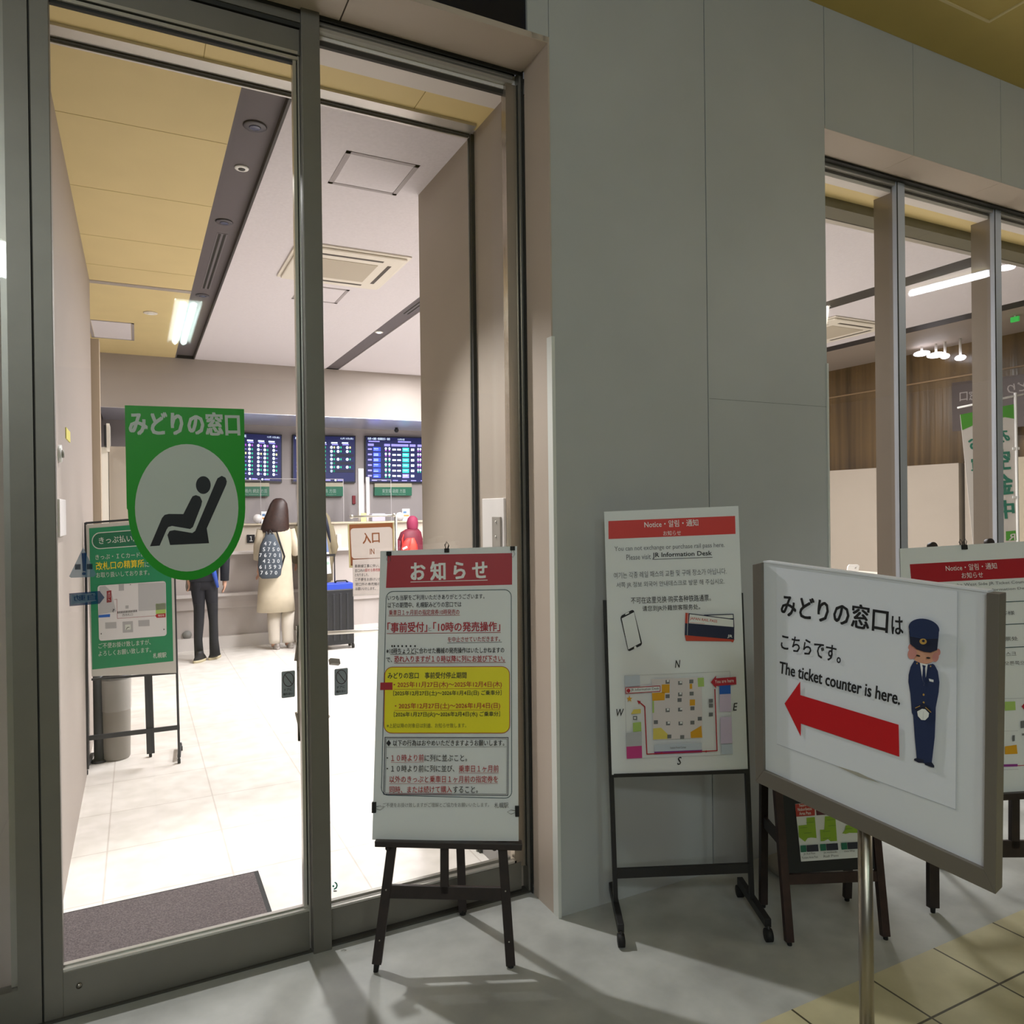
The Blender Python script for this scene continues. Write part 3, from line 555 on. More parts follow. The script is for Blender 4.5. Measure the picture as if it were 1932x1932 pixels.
SK = mat('illustration_skin', '#d9a184', .6); UN = mat('illustration_navy', '#1c2c55', .6); UN2 = mat('illustration_dark_navy', '#161d38', .6); GO = mat('illustration_gold', '#c29a4c', .6); EAR = mat('illustration_pink', '#d18f86', .6)
sh.ell(1160, 802, 18, 22, EAR, 16, 0, False); sh.ell(1347, 836, 16, 24, EAR, 16); sh.ell(1253, 838, 92, 78, SK, 28, .15)
sh.ell(1170, 845, 30, 40, EAR, 16, .3, False); sh.ell(1330, 870, 22, 34, EAR, 16, .2)
sh.poly([(1185, 893), (1160, 935), (1146, 990), (1144, 1040), (1158, 1120), (1168, 1250), (1175, 1265), (1330, 1302), (1332, 1215), (1352, 1110), (1357, 1040), (1346, 965), (1325, 925), (1312, 915), (1250, 925), (1222, 908)], UN)
sh.poly([(1176, 1255), (1330, 1300), (1325, 1420), (1304, 1600), (1255, 1598), (1202, 1572), (1188, 1420)], UN)
sh.poly([(1202, 1560), (1185, 1564), (1182, 1575), (1215, 1592), (1250, 1594), (1250, 1572)], UN2, False); sh.poly([(1255, 1592), (1305, 1588), (1322, 1612), (1322, 1626), (1300, 1622), (1258, 1606)], UN2)
sh.poly([(1224, 908), (1277, 920), (1266, 1000), (1250, 1065), (1236, 990)], WINK); sh.poly([(1240, 922), (1264, 928), (1260, 945), (1264, 1010), (1250, 1065), (1240, 1005), (1245, 942)], UN)
sh.ell(1205, 912, 5, 6, GO, 8, 0, False); sh.ell(1298, 932, 5, 6, GO, 8, 0, False); sh.ell(1250, 1126, 7, 8, GO, 10, 0, False); sh.ell(1250, 1180, 7, 8, GO, 10)
sh.poly([(1286, 1016), (1318, 1024), (1318, 1040), (1290, 1034)], WINK)
sh.poly([(1190, 1225), (1245, 1180), (1300, 1225), (1295, 1262), (1245, 1225), (1215, 1250)], UN2); sh.poly([(1207, 1240), (1240, 1222), (1262, 1225), (1288, 1252), (1284, 1278), (1262, 1300), (1235, 1298), (1212, 1272)], WINK); sh.line([(1250, 1240), (1247, 1292)], 2, MG)
sh.line([(1196, 1216), (1226, 1202)], 5, GO); sh.line([(1265, 1212), (1302, 1245)], 5, GO)
sh.poly([(1152, 690), (1356, 716), (1345, 820), (1300, 836), (1255, 832), (1205, 815), (1160, 778)], UN2); sh.ell(1255, 672, 106, 66, UN, 32, .16); sh.poly([(1150, 660), (1358, 690), (1355, 735), (1255, 740), (1160, 720)], UN)
sh.line([(1158, 722), (1255, 742), (1352, 738)], 3, mat('cap_piping', '#2f4675', .6)); sh.ell(1250, 761, 25, 20, GO, 20, .1); sh.ell(1252, 757, 10, 9, UN2, 12)
sh.ell(1217, 858, 15, 6, INK, 14, .25, False); sh.ell(1286, 873, 15, 6, INK, 14, .1); sh.line([(1250, 890), (1252, 910)], 3, EAR)
sh.mb.build('printed_sheet', sg, label='printed sheet with black lettering, red arrow and bowing officer')

# ---- A-frame leaflet board behind the direction sign
A0, A1 = (1493, 1787), (1675, 1776)
P4 = standing_plane(A0, A1, 0, 11)
ab = thing('a_frame_board', 'dark wooden A frame board with leaflet standing behind the direction sign', 'sign board', PZ(1585, 1782))
zt = 1.02
f1, t1 = P4.uv(1493, 1787), P4.uv(1470, 1492); f2, t2 = P4.uv(1675, 1776), P4.uv(1657, 1582)
e1 = f1+(t1-f1)*(zt-f1[1])/(t1[1]-f1[1]); e2 = f2+(t2-f2)*(zt-f2[1])/(t2[1]-f2[1])
for f, e in ((f1, e1), (f2, e2)):
    mb = MB(); mb.bar(P4.at(f+(e-f)*.012, -.014), P4.at(e, -.014), .028, .024, M_RDWOOD, P4.u); o = mb.build('leg', ab, bevel=.002)
    b = MB(); b.tube([P4.at(f, -.012), P4.at(f+(e-f)*.02, -.012)], .008, M_RUB, 8); b.build('foot', o)
rl, rr_ = PZ(1440, 1711), PZ(1598, 1699); aL, aR = P4.at(e1, -.03), P4.at(e2, -.03)
for f, e in ((rl, aL), (rr_, aR)):
    mb = MB(); mb.bar(f+(e-f)*.012, e, .028, .022, M_DKWOOD, P4.u); o = mb.build('rear_leg', ab, bevel=.002)
    b = MB(); b.tube([f, f+(e-f)*.02], .009, M_RUB, 8); b.build('foot', o)
ebar(P4, (1482, 1661), (1660, 1654), .034, .02, -.014, M_RDWOOD).build('crossbar', ab, bevel=.002); mb = MB(); mb.bar(P4.at(e1, -.014), P4.at(e2, -.014), .04, .02, M_RDWOOD, P4.v); mb.build('top_rail', ab)
k = .33; mb = MB(); mb.bar(rl+(aL-rl)*k, P4.at(f1+(e1-f1)*k, -.02), .04, .012, M_DKWOOD, (0, 0, 1)); mb.build('brace', ab)
k = .33; mb = MB(); mb.bar(rr_+(aR-rr_)*k, P4.at(f2+(e2-f2)*k, -.02), .04, .012, M_DKWOOD, (0, 0, 1)); mb.build('brace', ab)
g1_ = f1+(e1-f1)*.225; g2_ = f2+(e2-f2)*.225
mb = MB(); mb.slab(P4, -.022, -.012, [g1_, g2_, e2, e1], mat('chalkboard', '#16181a', .5)); mb.build('panel', ab)
c4 = crop(1420, 1480, 5.084)
lf = [P4.uv(*c4(*p)) for p in ((478, 748), (1090, 705), (1040, 150), (420, 193))]
lv = thing('leaflet', 'white leaflet with green area maps on the A frame board', 'leaflet', P4.at(lf[0]))
lid(P4, lf, -.0115, -.0105, M_PAPER).build('paper', lv)
sh = Sheet(P4, c4, h0=-.0098); T = sh.text
LR = mat('leaflet_red', '#b5372d', .5); LM = mat('leaflet_maroon', '#5a2531', .5); LG = mat('leaflet_green', '#8fb32e', .6); LT = mat('leaflet_teal', '#1f6d55', .5); LB = mat('leaflet_dark', '#2c2f3d', .5)
sh.poly([(420, 195), (607, 182), (610, 303), (430, 316)], LR, False); sh.poly([(612, 181), (830, 166), (842, 288), (625, 302)], LM, False); sh.poly([(835, 166), (1040, 152), (1050, 275), (846, 288)], LR)
T('Sapporo-', 460, 225, 552, 218, 30, WINK, .01); T('Noboribetsu', 447, 262, 580, 250, 30, WINK, .01); T('Area Pass', 460, 300, 572, 292, 30, WINK, .01)
sh.poly([(528, 325), (608, 318), (625, 520), (575, 515), (540, 520), (514, 556), (480, 530), (455, 510), (450, 400), (530, 392)], LG, False); sh.poly([(705, 312), (805, 305), (822, 548), (760, 552), (735, 530), (700, 548), (665, 552), (658, 440), (700, 440)], LG, False); sh.poly([(905, 400), (968, 385), (1040, 380), (1052, 470), (940, 470), (905, 480), (872, 475), (900, 440)], LG)
for x, y in ((560, 370), (500, 420), (540, 470), (760, 345), (770, 400), (720, 455), (720, 520), (930, 430)): sh.line([(x-35, y+3), (x+35, y-3)], 3, mat('leaflet_line', '#55702a', .6))
for x, y in ((466, 590), (655, 577), (858, 565)):
    sh.poly([(x, y), (x+55, y-3), (x+60, y+62), (x+5, y+66)], LT, False); sh.poly([(x+60, y-3), (x+170, y-10), (x+176, y+56), (x+65, y+62)], LB, False)
sh.up(); T('JR Rail Pass', 498, 688, 610, 678, 24, GREY); T('Furano Area Pass', 485, 720, 636, 708, 22, GREY); T('JR Hokkaido', 690, 675, 822, 664, 24, GREY); T('Rail Pass', 690, 706, 832, 694, 22, GREY); T('One Way', 888, 660, 990, 652, 22, GREY)
sh.mb.build('printed_face', lv, label='printed face with red headings and green maps')
# round weight base on the floor behind it
q = PZ(1513, 1655)+np.array([.025, .05, 0]); mb = MB(); mb.loft([(q[0], q[1], 0, .105, .105), (q[0], q[1], .008, .114, .114), (q[0], q[1], .026, .115, .115), (q[0], q[1], .034, .10, .10), (q[0], q[1], .036, .02, .02)], mat('grey_plastic', '#9a958d', .5), 36)
tag(mb.build('weight_base', bevel=.003), 'round grey weight base on the floor behind the A frame board', 'weight base')

# ---- second easel at the right edge
P5 = standing_plane((1765, 1727), (1950, 1712), 0, 8)
e5 = thing('easel', 'dark brown wooden easel at the right edge behind the direction sign', 'easel', PZ(1850, 1720))
tp5 = P5.uv(1830, 1012)
for ft, tp in (((1767, 1727), (1766, 1560)), ((1962, 1712), (1961, 1540))):
    f = P5.uv(*ft); t_ = P5.uv(*tp); e = f+(t_-f)*(tp5[1]-.05-f[1])/(t_[1]-f[1])
    mb = MB(); mb.bar(P5.at(f+(e-f)*.015, -.02), P5.at(e, -.02), .040, .022, M_DKWOOD, P5.u); o = mb.build('leg', e5, bevel=.002)
    b = MB(); b.tube([P5.at(f-(e-f)*.002, -.02), P5.at(f+(e-f)*.03, -.02)], [.008, .011], M_RUB, 10); b.build('foot', o)
ebar(P5, (1755, 1604), (1956, 1604), .06, .018, -.02, M_DKWOOD).build('crossbar', e5, bevel=.002); ebar(P5, (1921, 1508), (1921, 1604), .035, .018, -.02, M_DKWOOD).build('centre_post', e5, bevel=.002)
mb = MB(); q = [P5.uv(1712, 1506), P5.uv(1972, 1490), P5.uv(1972, 1502), P5.uv(1712, 1518)]; mb.slab(P5, -.03, .026, q, M_DKWOOD); mb.build('ledge', e5, bevel=.002)
for x, y in ((1765, 1030), (1873, 1023)):
    k = P5.uv(x, y); mb = MB(); mb.tube([P5.at(k, -.03), P5.at(k, -.008)], .0165, M_DKWOOD, 20); mb.build('peg_knob', e5, bevel=.002)
    mb = MB(); mb.bar(P5.at(k, -.022), P5.at(k-np.array([0, .14]), -.022), .026, .014, M_DKWOOD, P5.u); mb.build('upright', e5)
rf = P5.at(P5.uv(1865, 1500), 0); rf = np.array([rf[0], rf[1], 0])-P5.n*np.array([1, 1, 0])*.28; rt = P5.at(np.array([P5.uv(1850, 1590)[0], tp5[1]-.12]), -.03)
mb = MB(); mb.bar(rt, rf+np.array([0, 0, .004]), .03, .022, M_DKWOOD, P5.u); mb.build('rear_leg', e5, bevel=.002)
c5 = crop(1680, 1000, 6.44)
cor = [P5.uv(1714, 1507), P5.uv(1972, 1491), P5.uv(1954, 1020), P5.uv(1698, 1035)]
b5 = thing('notice_board', 'white notice with red Notice heading at the right edge of the picture', 'notice board', P5.at(cor[0]))
lid(P5, cor, -.006, 0, M_PAPER).build('backing_board', b5)
sh = Sheet(P5, c5); T = sh.text
sh.poly([(234, 416), (1690, 336), (1693, 575), (255, 650)], RED)
T('Notice・알림・通知', 675, 503, 1295, 472, 78, WINK, .004); T('お知らせ', 866, 588, 1126, 578, 70, WINK, .006)
T('Please visit the West Side JR Ticket Counter', 470, 712, 1700, 652, 46, GREY); T('or JR Information Desk', 1010, 765, 1690, 725, 40, GREY)
for y in (868, 1142, 1422): sh.line([(330, y+55), (1700, y-8)], 9, TEALI)
T('ご利用のお客様', 900, 1050, 1505, 1030, 50, GREY); T('请您前往西侧售票处', 800, 1372, 1545, 1342, 52, GREY); T('서쪽 매표소 안내 데스크', 800, 1560, 1525, 1530, 56, GREY); T('방문 하여 주십시오. 오른쪽으로', 800, 1660, 1690, 1636, 50, GREY)
c5b = crop(1830, 1250, 3.863); sh.tr = c5b
for q, m_ in (([(250, 285), (325, 282), (328, 346), (250, 350)], GN), ([(250, 610), (335, 598), (342, 664), (250, 668)], OR), ([(372, 318), (395, 290), (395, 350)], PR), ([(200, 742), (342, 738), (342, 756), (200, 760)], PU), ([(365, 425), (394, 422), (394, 475), (365, 478)], DG), ([(375, 516), (394, 515), (394, 530), (375, 531)], DG), ([(305, 530), (322, 528), (322, 570), (305, 572)], DG)): sh.poly(q, m_, False)
sh.up(); sh.line([(200, 262), (420, 258)], 3, MG); sh.line([(200, 500), (345, 496)], 2, MG); sh.line([(342, 750), (420, 746)], 5, PR); sh.line([(200, 782), (345, 776)], 3, MG)
sh.mb.build('printed_sheet', b5, label='printed sheet with red heading band')
binder_clip(P5, P5.uv(1818, 1029), 't', 'black binder clip on the top edge of the right hand notice', .022, .016, True)

# ================================================================== stickers on the door glass
PG = Plane((0, GY+.0165, 0), (1, 0, 0), (0, 0, 1)); PGR = Plane((0, GY+.0245, 0), (1, 0, 0), (0, 0, 1))
SG = mat('sticker_green', '#1c9a1e', .35); SGR = mat('sticker_grey_white', '#c3ccc6', .35); SBK = mat('sticker_black', '#15171d', .4)
cs = crop(0, 500, 3.22); s_ = Sheet(PG, cs, h0=.0004)
bl = [(758, 852), (1483, 875), (1490, 1480)] + [(1133+357*cos(t), 1478+437*sin(t)) for t in np.linspace(.02, pi-.02, 30)] + [(770, 1480)]
st = thing('window_sticker', 'large green seat sticker with white circle on the left door glass', 'sticker', PG.at(s_.uv(1133, 1915)))
mb = MB(); s_.mb = mb; s_.poly(bl, SG); mb.build('green_backing', st)
mb = MB(); s_.mb = mb; s_.ell(1134, 1475, 314, 387, SGR, 56); s_.text('みどりの窓口', 789, 1030, 1456, 1034, 142, SGR, .045); mb.build('white_print', st, label='pale circle and lettering')
mb = MB(); s_.mb = mb
s_.poly([(1312, 1315), (1322, 1295), (1347, 1281), (1370, 1292), (1378, 1315), (1374, 1335), (1256, 1600), (1270, 1690), (1033, 1701), (1017, 1640), (1030, 1616), (1060, 1610), (1168, 1628), (1186, 1615)], SBK, False)
s_.ell(1235, 1337, 45, 54, SBK, 28, 0, False)
s_.poly([(1158, 1425), (1170, 1405), (1190, 1398), (1215, 1407), (1228, 1435), (1222, 1462), (1172, 1592), (1155, 1604), (1045, 1585), (1022, 1592), (1012, 1608), (970, 1705), (911, 1709), (984, 1537), (1000, 1518), (1025, 1512), (1114, 1513)], SBK)
mb.build('seat_symbol', st, label='black reclining seat symbol')
FBLUE = film('dark_blue_film', '#1d4470', .85); FBL2 = film('dusk_blue_film', '#6f8ba0', .72)
cg = crop(0, 1000, 3.22); s_ = Sheet(PG, cg, h0=.0004)
s_.poly([(505, 105), (585, 270), (570, 285), (432, 290), (420, 282)], FBL2); s_.poly([(495, 140), (525, 138), (520, 250), (503, 250)], FBLUE, False); s_.ell(510, 265, 12, 10, FBLUE, 14, 0, False); s_.poly([(455, 208), (490, 207), (490, 240), (455, 241)], film('film_text', '#2c3f50', .8), False); s_.poly([(528, 206), (562, 205), (562, 238), (528, 239)], film('film_text', '#2c3f50', .8))
tag(s_.mb.build('caution_sticker'), 'blue grey triangle caution sticker seen from behind on the door glass', 'sticker')
s_ = Sheet(PG, cg, h0=.0004); s_.poly([(420, 385), (605, 370), (635, 410), (605, 448), (422, 463)], FBLUE); s_.poly([(430, 393), (575, 382), (585, 400), (585, 430), (430, 455)], FBL2); s_.text('自動', 450, 432, 585, 424, 36, FBLUE, .01, 0, True)
tag(s_.mb.build('arrow_sticker'), 'dark blue arrow shaped automatic door sticker below the triangle sticker', 'sticker')
ch_ = crop(500, 1200, 10.733); SF = mat('sticker_dark_grey', '#8f979b', .5); SF2 = mat('sticker_brown', '#4a3233', .5)
for PP, dx, dy, lb in ((PG, 0, 0, 'grey no hands sticker on the left door leaf beside the mullion'), (PGR, 1072, -52, 'grey no hands sticker on the right door leaf beside the mullion')):
    s_ = Sheet(PP, ch_, h0=.0004); t_ = thing('hand_warning_sticker', lb, 'sticker', PP.at(s_.uv(470+dx, 1250+dy)), 'no hands stickers on the door glass')
    s_.rrect([(333+dx, 722+dy), (607+dx, 693+dy), (607+dx, 1230+dy), (335+dx, 1262+dy)], 25, SF); s_.mb.build('backing', t_); s_.mb = MB()
    s_.line([(475+105*cos(a), 880+dy+140*sin(a)) if False else (475+dx+105*cos(a), 880+dy+140*sin(a)) for a in np.linspace(0, 2*pi, 28)], 14, SF2); s_.line([(405+dx, 790+dy), (545+dx, 970+dy)], 14, SF2)
    s_.text('ドアに', 392+dx, 1118+dy, 545+dx, 1100+dy, 52, SBK, .02); s_.text('触れない', 370+dx, 1205+dy, 565+dx, 1185+dy, 52, SBK, .02); s_.mb.build('print', t_)
cr = crop(560, 1600, 8.4); s_ = Sheet(PGR, cr, h0=.0004); TQ = mat('turquoise_print', '#3fb7a3', .5)
s_.line([(592, 650), (625, 630), (637, 595), (628, 560), (605, 545)], 22, TQ); s_.ell(578, 603, 16, 18, TQ); s_.ell(606, 680, 30, 14, mat('pale_grey_print', '#c3c6c3', .6))
tag(s_.mb.build('glass_mark'), 'small turquoise round glass maker mark low on the right door leaf', 'mark')

# ================================================================== floor mat
m0 = PZ(487, 1645); MT = mat('mat_pile', '#5d5454', .95, 0, .45, 160, .6)
fm = thing('door_mat', 'brown grey entrance mat with black rubber edge inside the left door', 'mat', (.1, 3.0, 0))
mb = MB(); mb.box(LX+.005, m0[0], 2.70, m0[1], 0.0005, .006, M_RUB); mb.build('rubber_edge', fm); mb = MB(); mb.box(LX+.012, m0[0]-.018, 2.715, m0[1]-.012, .004, .0085, MT); mb.build('pile', fm)

# ================================================================== green refund sign stand, bin
P6 = standing_plane((163, 1465), (338, 1442), 0, 0)
gs = thing('sign_stand', 'black frame stand on castors with green ticket refund sign inside by the left wall', 'sign stand', PZ(250, 1452))
FR = mat('dark_grey_metal', '#35373c', .5)
for a, b_ in (((161, 986), (165, 1452)), ((326, 973), (338, 1430))):
    mb = MB(); mb.bar(P6.px(*a, -.012), P6.px(*b_, -.012), .013, .016, FR, P6.u); mb.build('upright', gs)
for a, b_, w_ in (((166, 1394), (339, 1373), .026), ((161, 987), (327, 974), .012), ((172, 1283), (334, 1270), .012)): ebar(P6, a, b_, w_, .012, -.014, FR).build('crossbar', gs)
a_, b_ = P6.px(279, 1272, -.03), P6.px(284, 1424, -.03); mb = MB(); mb.bar(a_, b_, .042, .02, FR, P6.u); mb.build('centre_post', gs)
for q, dy in (((163, 1462), 0), ((338, 1440), 0), ((284, 1428), 0), ((342, 1416), 0)):
    g = PZ(*q); g[2] = .014; mb = MB(); mb.tube([g-P6.u*.008, g+P6.u*.008], .014, M_RUB, 14); mb.tube([g+(0, 0, .006), g+(0, 0, .03)], .005, FR, 8); mb.build('castor', gs)
for q in ((163, 1458), (338, 1436)):
    g = PZ(*q); g[2] = .03; mb = MB(); mb.bar(g, g-P6.n*.26, .018, .018, FR, P6.u); mb.build('foot_bar', gs)
c6 = crop(100, 960, 6.04)
cor = [P6.uv(*c6(*p)) for p in ((440, 1910), (1405, 1870), (1362, 110), (375, 180))]
gb = thing('sign_sheet', 'green Japanese ticket refund sign with white map inside by the left wall', 'sign', P6.at(cor[0]))
lid(P6, cor, -.004, 0, mat('foam_board', '#c9c8c3', .6)).build('backing_board', gb)
sh = Sheet(P6, c6); T = sh.text; GI = mat('sign_green', '#188a5c', .5); GI2 = mat('sign_dark_green', '#0f6a48', .5); WI = mat('sign_white', '#cfd6d0', .6)
sh.poly([(412, 222), (1335, 150), (1372, 1735), (447, 1832)], GI)
pill = [(440, 275), (1310, 210), (1318, 400), (445, 465)]; sh.rrect(pill, 92, WI); sh.rrect([(450, 284), (1300, 220), (1308, 391), (455, 455)], 84, GI2)
T('きっぷ払い戻しは', 527, 403, 1140, 356, 80, WI, .01); T('きっぷ・ＩＣカードの払戻', 485, 582, 1165, 542, 60, WI, .006); T('改札口の精算所', 492, 700, 1040, 664, 92, mat('sign_yellow', '#f0d81e', .5), .012); T('にて', 1048, 664, 1160, 656, 55, WI); T('お取り扱いしております。', 495, 787, 1100, 754, 62, WI, .006)
mq = [(508, 875), (1285, 822), (1296, 1445), (526, 1505)]; sh.rrect(mq, 32, mat('map_white', '#dcdde0', .6))
for q in ([(530, 885), (595, 876), (665, 940), (720, 1170), (520, 1205)], [(970, 850), (1282, 838), (1288, 1145), (975, 1165)]): sh.poly(q, MG, False)
for q in ([(748, 862), (808, 858), (810, 930), (750, 935)], [(595, 1295), (722, 1288), (724, 1360), (597, 1366)], [(972, 1270), (1100, 1262), (1102, 1335), (975, 1340)], [(792, 1285), (910, 1278), (914, 1405), (796, 1412)], [(826, 1102), (862, 1099), (862, 1135), (826, 1138)]): sh.poly(q, mat('map_mid_grey', '#aeb0b4', .6), False)
sh.poly([(612, 935), (665, 928), (668, 1062), (612, 1070)], RED, False); sh.poly([(1170, 1082), (1284, 1072), (1286, 1190), (1172, 1200)], GN, False); sh.poly([(1165, 1218), (1184, 1195), (1284, 1188), (1284, 1235), (1184, 1242)], RED, False); sh.poly([(520, 1210), (652, 1198), (650, 1232), (520, 1240)], BL, False)
sh.up(); sh.poly([(822, 1320), (885, 1315), (887, 1375), (824, 1380)], WI); sh.line([(835, 1375), (848, 1350), (870, 1348)], 6, INK)
for k in range(12): sh.poly([(738+k*19, 1168-k*1.6), (747+k*19, 1167-k*1.6), (747+k*19, 1192-k*1.6), (738+k*19, 1193-k*1.6)], INK, False)
sh.up(); sh.line([(1165, 1218), (735, 1250), (728, 1030), (700, 1033)], 4, mat('route_red', '#a5606a', .6)); T('?', 678, 1178, 702, 1177, 38, INK); T('西改札口', 790, 1225, 910, 1216, 28, GREY)
for t, x, y in (('北', 628, 975), ('口', 628, 1010), ('へ', 628, 1048)): T(t, x, y, x+24, y-1, 24, WINK)
T('現在地', 1198, 1230, 1268, 1224, 26, WINK); sh.poly([(876, 868), (883, 855), (890, 867)], INK, False); sh.poly([(540, 1423), (556, 1412), (556, 1432)], INK, False); sh.poly([(1275, 1372), (1260, 1362), (1260, 1384)], INK)
T('ご不便お掛け致しますが、', 520, 1592, 1114, 1546, 62, WI, .006); T('よろしくお願い致します。', 520, 1680, 1118, 1633, 62, WI, .006); T('札幌駅', 1142, 1703, 1293, 1690, 60, WI, .012)
sh.mb.build('printed_sheet', gb, label='green printed sheet with white lettering and station map')
bc = PZ(219, 1437); bc[1] += .08
bn = thing('waste_bin', 'grey cylindrical waste bin with plastic liner behind the green sign', 'bin', (bc[0], bc[1], 0))
BG = mat('bin_grey', '#8d8880', .5); mb = MB(); mb.loft([(bc[0], bc[1], .0, .072, .072), (bc[0], bc[1], .01, .078, .078), (bc[0], bc[1], .47, .086, .086), (bc[0], bc[1], .5, .086, .086), (bc[0], bc[1], .5, .08, .08), (bc[0], bc[1], .46, .078, .078)], BG, 28); mb.build('body', bn)
mb = MB(); mb.loft([(bc[0], bc[1], .30, .0875, .0875), (bc[0], bc[1], .36, .0885, .0885), (bc[0], bc[1], .51, .089, .089)], film('liner_film', '#d8d6d2', .25), 28, False); mb.build('liner', bn)
mb = MB(); mb.loft([(bc[0], bc[1], .49, .088, .088), (bc[0], bc[1], .515, .086, .086)], M_BLACK, 28, True); mb.build('lid', bn)
q = PZ(184, 1440); q[1] += .03; q[0] += .008
sp = thing('stanchion_post', 'dark post standing between the waste bin and the left wall', 'post', (q[0], q[1], 0)); mb = MB(); mb.tube([(q[0], q[1], .012), (q[0], q[1], .56)], .028, FR, 18); mb.build('post', sp); mb = MB(); mb.loft([(q[0], q[1], 0, .045, .05), (q[0], q[1], .012, .04, .05)], FR, 20); mb.build('base', sp)

# ================================================================== things on and by the left wall
PW = Plane((LX, 0, 0), (0, -1, 0), (0, 0, 1)); PW = Plane((LX+.0005, 0, 0), (0, 1, 0), (0, 0, 1))
def wallbox(x0, x1, y0, y1, d, m):
    a, b = PX(x0, y0, LX), PX(x1, y1, LX); c = PX(x1, y0, LX); mb = MB(); mb.box(LX-.005, LX+d, a[1], b[1], min(b[2], a[2]), max(a[2], b[2]), m); return mb
tag(wallbox(123, 131, 806, 835, .004, mat('notice_yellow', '#d8cf6a', .6)).build('wall_notice'), 'small yellow notice on the left office wall', 'notice')
a_ = PX(110, 856, LX); mb = MB(); mb.tube([a_-(.004, 0, 0), a_+(.012, 0, 0)], .035, mat('device_white', '#d5d6d4', .4), 24); mb.tube([a_+(.012, 0, 0), a_+(.02, 0, 0)], .016, BG, 18)
tag(mb.build('wall_bell'), 'round white call button on the left office wall', 'button')
tag(wallbox(106, 119, 941, 1010, .012, mat('cabinet_white', '#c5c1bf', .5)).build('wall_box', bevel=.003), 'white flat cabinet low on the left office wall', 'wall cabinet')
a_, b_ = PX(173, 930, LX), PX(186, 984, LX)
fp = thing('folding_screen', 'grey folded partition panels leaning by the left wall behind the green sign', 'partition', (LX+.06, 6.3, 0))
for k, (x0, x1, m_) in enumerate(((LX-.04, LX+.0, mat('screen_dark', '#4c4640', .6)), (LX+.002, LX+.05, mat('screen_grey', '#7c7b78', .5)), (LX+.052, LX+.085, M_CREAM))):
    mb = MB(); mb.box(x0, x1, 6.32-.02*k, 6.5, 0, 1.42-.03*k, m_); mb.build('panel', fp)
tp_ = PY(205, 842, 7.9); cb = thing('cabinet', 'tall beige cabinet beyond the left wall end behind the green seat sticker', 'cabinet', (-.05, 8.1, 0))
mb = MB(); mb.box(tp_[0], .25, 7.9, 8.35, .02, tp_[2], M_BEIGE); mb.build('body', cb); mb = MB(); mb.box(tp_[0]+.01, .24, 7.92, 8.33, 0, .02, M_BLACK); mb.build('plinth', cb)
mb = MB(); mb.box(tp_[0]-.06, tp_[0]-.003, 7.88, 8.3, 0, tp_[2]-.01, M_CREAM); mb.box(tp_[0]-.004, tp_[0]-.001, 7.879, 7.881, 0.02, tp_[2]-.02, M_DARKGAP); mb.build('side_door', cb)
a_, b_ = PY(196, 803, 7.85), PY(199, 842, 7.85); mb = MB(); mb.box(a_[0], b_[0]+.01, 7.8, 8.2, b_[2], a_[2], M_BLACK); mb.box(b_[0]+.01, b_[0]+.035, 7.83, 8.17, b_[2]-.05, a_[2]+.02, M_CREAM)
tag(mb.build('monitor'), 'thin black monitor seen edge on above the beige cabinet', 'monitor')
# switch plate on the vestibule column
cw = Plane((RX, 0, 0), (0, -1, 0), (0, 0, 1)); a_, b_ = PX(914, 941, RX), PX(957, 1100, RX)
sw = thing('switch_panel', 'white door switch panel on the beige wall behind the right door leaf', 'switch', (RX, (a_[1]+b_[1])/2, b_[2]))
mb = MB(); mb.box(RX-.012, RX, b_[1], a_[1], b_[2], a_[2], mat('plate_white', '#d6d2ce', .4)); mb.build('plate', sw, bevel=.003)
a2, b2_ = PX(931, 975, RX-.012), PX(948, 1100, RX-.012); mb = MB(); mb.box(RX-.02, RX-.012, b2_[1], a2[1], b2_[2], a2[2], mat('switch_grey', '#8f8a82', .4)); o = mb.build('switch_cover', sw, bevel=.002)
for yy in (985, 1013): p = PX(936, yy, RX-.02); mb = MB(); mb.tube([p, p-(.004, 0, 0)], .005, M_ALU_L, 12); mb.build('button', o)

# ================================================================== fittings in the office ceiling
CZ = CEIL+.03
def ceil_disc(x, y, z, r, m, name, label, cat, hole=None, group=None):
    p = PZ(x, y, z); t = thing(name, label, cat, p, group)
    mb = MB(); mb.loft([(p[0], p[1], z+.004, r*.9, r*.9), (p[0], p[1], z-.004, r, r), (p[0], p[1], z-.008, r*.9, r*.9), (p[0], p[1], z-.009, r*.55, r*.55)], m, 24); mb.build('ring', t)
    if hole: mb = MB(); mb.loft([(p[0], p[1], z-.0092, r*.5, r*.5), (p[0], p[1], z-.012, r*.42, r*.42)], hole, 20); mb.build('lens', t)
LBL = mat('lens_blue_grey', '#4a4f6a', .15); RGW = mat('ring_white', '#e6e4e0', .5)
ceil_disc(481, 237, CZ, .05, mat('ring_dark', '#4a464e', .4), 'downlight', 'dark recessed downlight nearest the door in the dark ceiling channel', 'light', LBL, 'downlights in the dark ceiling channel')
ceil_disc(456, 316, CZ, .034, RGW, 'ring_downlight', 'white ringed downlight in the dark ceiling channel', 'ring_downlight', M_BLACK)  # downlight whose beam falls out through the entrance door
ceil_disc(423, 418, CZ, .048, mat('ring_dark', '#4a464e', .4), 'downlight', 'dark recessed downlight just before the slot vent in the ceiling channel', 'light', LBL, 'downlights in the dark ceiling channel')
ceil_disc(382, 557, CZ, .05, mat('ring_dark', '#4a464e', .4), 'downlight', 'dark recessed downlight beyond the slot vent in the ceiling channel', 'light', LBL, 'downlights in the dark ceiling channel')
ceil_disc(715, 626, CEIL+.01, .04, RGW, 'downlight', 'small white downlight in the second dark ceiling channel', 'light', M_LAMPB)
